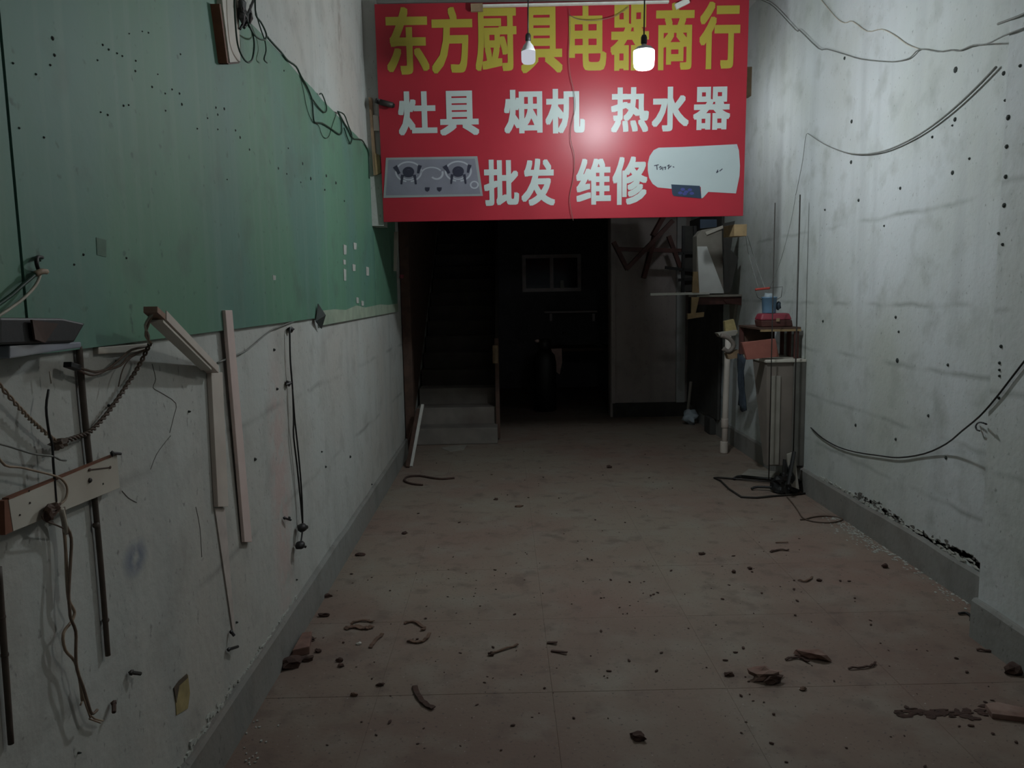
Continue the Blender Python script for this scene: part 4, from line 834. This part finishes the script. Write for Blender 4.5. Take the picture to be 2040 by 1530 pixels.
MB().bar((.80, 10.6, .95), (1.35, 10.6, .75), .2, .03).build('sloping_board', M['dark_card'], t)
t = thing('back_shelf', 'narrow dark shelf on the back wall under the small window', 'shelf', tuple(AT(1130, 622, YB - .1)))
MB().box(tuple(AT(1085, 624, YB - .2)), tuple(AT(1190, 619, YB - .2) + Vector((0, .19, 0)))).build('shelf_board', M['grey_frame'], t)
for x in (1095, 1180): MB().box(tuple(AT(x, 640, YB - .1)), tuple(AT(x + 5, 625, YB - .1) + Vector((0, .09, 0)))).build('bracket', M['grey_frame'], t)
# ---------------------------------------------------------------- litter on the floor
def lumpy(px, py, sx, sy, sz, mk, label, rot=0, name='debris', cat='debris', rough=.5, seed=None):
    p = FL(px, py); return tag(MB().lump((p.x, p.y, sz * .75), (sx, sy, sz), rough, 2, seed if seed is not None else px, rot).build(name, M[mk]), label, cat)
def strip(pts, wd, mk, label, name='scrap', cat='scrap', z=.004, t=.004):
    m = MB(); P = curve([FL(*q) for q in pts], 3)
    for i, (a, b) in enumerate(zip(P, P[1:])):
        m.bar(a + Vector((0, 0, z + .006 * math.sin(i * 1.3) ** 2)), b + Vector((0, 0, z + .006 * math.sin(i * 1.3 + 1.3) ** 2)), wd, t)
    return tag(m.build(name, M[mk]), label, cat)
t = FL(600, 1300)
P = [FL(583,1311), FL(603,1275), FL(622,1272), FL(617,1303)]
tag(MB().prism(P, (0, 0, .035)).build('broken_brick', M['brick'], bevel=.004), 'pinkish broken brick lying against the left skirting', 'brick')
lumpy(580, 1326, .05, .035, .022, 'earth', 'dark brown clod below the broken brick at the left skirting', .5)
lumpy(612, 1316, .022, .016, .012, 'earth', 'small dark clod right of the broken brick')
strip([(595,1270),(615,1272),(628,1276)], .014, 'earth', 'dark splinter above the broken brick')
lumpy(634, 1299, .014, .01, .008, 'earth', 'dark crumb right of the broken brick end')
strip([(688,1255),(705,1250),(728,1254),(742,1250)], .028, 'leaf', 'brown flattened scrap left of the curled peel on the floor')
strip([(738,1292),(748,1278),(762,1266)], .016, 'leaf', 'brown twig pointing up to the right below the flattened scrap', 'twig', 'twig')
strip([(700,1244),(720,1238),(745,1241)], .012, 'leaf', 'thin brown sliver above the flattened scrap')
strip([(806,1244),(824,1240),(846,1254),(838,1257)], .014, 'leaf', 'curled brown peel on the floor, upper of two')
strip([(812,1278),(832,1282),(848,1276),(856,1264)], .014, 'leaf', 'bowed brown peel on the floor, lower of two')
lumpy(715, 1284, .012, .008, .006, 'pale', 'tiny white chip below the flattened brown scrap')
strip([(826,1368),(832,1386),(846,1404),(864,1414)], .02, 'earth', 'dark curved peel in the left foreground')
strip([(975,1306),(1000,1297),(1032,1287)], .01, 'leaf', 'thin twig on the floor left of centre', 'twig', 'twig')
lumpy(978, 1306, .013, .011, .009, 'earth', 'dark knob at the left end of the thin twig')
strip([(1090,1282),(1110,1284)], .014, 'earth', 'short dark sliver on the floor near the middle, upper of two')
strip([(1098,1298),(1130,1304)], .012, 'earth', 'short brown sliver on the floor near the middle, lower of two')
lumpy(677, 1318, .014, .011, .009, 'earth', 'dark crumb between the broken brick and the curved peel')
lumpy(680, 1328, .013, .010, .008, 'earth', 'dark crumb just below another right of the broken brick')
lumpy(757, 1366, .016, .008, .007, 'earth', 'dark sliver left of the dark curved peel')
lumpy(706, 1386, .015, .008, .006, 'leaf', 'brown sliver in the left foreground before the skirting')
lumpy(1523, 1352, .062, .032, .026, 'brick', 'reddish rubble lump in the right foreground, left of two', .1)
lumpy(1540, 1360, .035, .02, .018, 'earth', 'dark clod in front of the left reddish lump', .2)
lumpy(1622, 1312, .075, .026, .024, 'brick', 'long reddish rubble lump in the right foreground, right of two', -.45)
strip([(1565,1316),(1590,1312),(1612,1322)], .01, 'earth', 'thin dark twig left of the long reddish lump', 'twig', 'twig')
strip([(1690,1334),(1720,1332),(1738,1328),(1744,1322)], .008, 'earth', 'bent thin twig right of the long reddish lump', 'twig', 'twig')
lumpy(1452, 1346, .018, .01, .009, 'earth', 'small dark clod left of the two reddish lumps')
lumpy(1273, 1473, .024, .016, .014, 'earth', 'dark clod at the bottom of the floor near the middle', -.4)
lumpy(1600, 1374 + 0, .012, .01, .007, 'leaf', 'brown crumb below the long reddish lump')
P = [FL(1962,1412), FL(1985,1408), FL(2075,1428), FL(2075,1444), FL(1976,1432)]
tag(MB().prism(P, (0, 0, .02)).build('brick_slab', M['brick'], bevel=.003), 'reddish flat slab at the right frame edge near the bottom', 'brick')
d = MB()
for i in range(60):
    px = random.uniform(1790, 1970); p = FL(px, 1421 + random.gauss(0, 5)); d.lump((p.x, p.y, .0015), (random.uniform(.008, .03), random.uniform(.004, .014), .0028), .4, 1, i)
d = d.build('dirt_streak', M['earth']); d['kind'] = 'stuff'; tag(d, 'streak of brown dirt left of the reddish slab', 'dirt')
tag(MB().tube([FL(*q, .008) for q in [(1910,1222),(1925,1221),(1934,1228),(1934,1236)]], .006).build('wire_hook', M['black'], smooth=True), 'bent black wire on the floor at the end of the right pier', 'wire')
strip([(1945,1296),(1972,1299),(1985,1297)], .012, 'earth', 'dark sliver at the foot of the near right pier')
lumpy(2022, 1340, .05, .03, .02, 'earth', 'dark dirt pile at the foot of the near pier, right frame edge', .5)
strip([(1535,1101),(1552,1097),(1572,1098)], .014, 'earth', 'dark sliver on the floor before the right skirting')
strip([(1545,1082),(1570,1083)], .008, 'leaf', 'faint brown sliver above the dark one before the right skirting')
lumpy(1398, 1105, .02, .012, .009, 'earth', 'dark clod on the mid floor right of centre', .4)
strip([(1590,1157),(1605,1160),(1618,1152)], .01, 'leaf', 'bowed brown sliver on the floor before the right skirting')
lumpy(1632, 1158, .014, .01, .008, 'earth', 'dark crumb right of the bowed sliver')
lumpy(1763, 1131, .016, .014, .014, 'earth', 'dark clod beside the right skirting')
lumpy(1462, 1141, .012, .012, .009, 'earth', 'dark crumb on the mid floor, left of two'); lumpy(1494, 1134, .012, .01, .008, 'earth', 'dark crumb on the mid floor, right of two')
lumpy(1214, 932, .026, .02, .012, 'earth', 'dark flat clod on the far floor before the opening')
lumpy(650, 1190, .025, .012, .01, 'earth', 'dark sliver at the left skirting above the broken brick', .3)
lumpy(645, 1228, .028, .012, .01, 'earth', 'brown sliver at the left skirting just above the broken brick', .1)
lumpy(718, 1106, .03, .02, .008, 'earth', 'small dark heap at the left skirting on the mid floor')
lumpy(806, 1064, .018, .013, .009, 'earth', 'dark crumb on the mid floor left of centre')
lumpy(1034, 1010, .03, .012, .008, 'leaf', 'brown sliver on the far mid floor', .3); lumpy(988, 996, .016, .012, .009, 'earth', 'dark crumb on the far mid floor')
tag(MB().prism([FL(878,893), FL(905,888), FL(930,887), FL(924,896), FL(896,900)], (0, 0, .004)).build('paper_scrap', M['grey_card']), 'grey paper scrap on the floor at the foot of the stairs', 'paper')
cr = MB()
for i in range(420):
    x, y = random.uniform(XL + .05, XR - .05), random.choice([random.uniform(1.9, 7.5), random.uniform(1.9, 4.2)])
    if y < YN and x > XN - .05 or x > XR - .4 or (x < XL + .3 and y < 2.8): continue
    s = random.choice([.002, .003, .003, .004, .006]); cr.lump((x, y, s * .5), (s * random.uniform(1, 2.4), s, s * .6), .3, 1, i, random.uniform(0, 3))
cr = cr.build('floor_crumbs', M['earth']); cr['kind'] = 'stuff'; tag(cr, 'fine dark crumbs scattered over the whole floor', 'dirt')
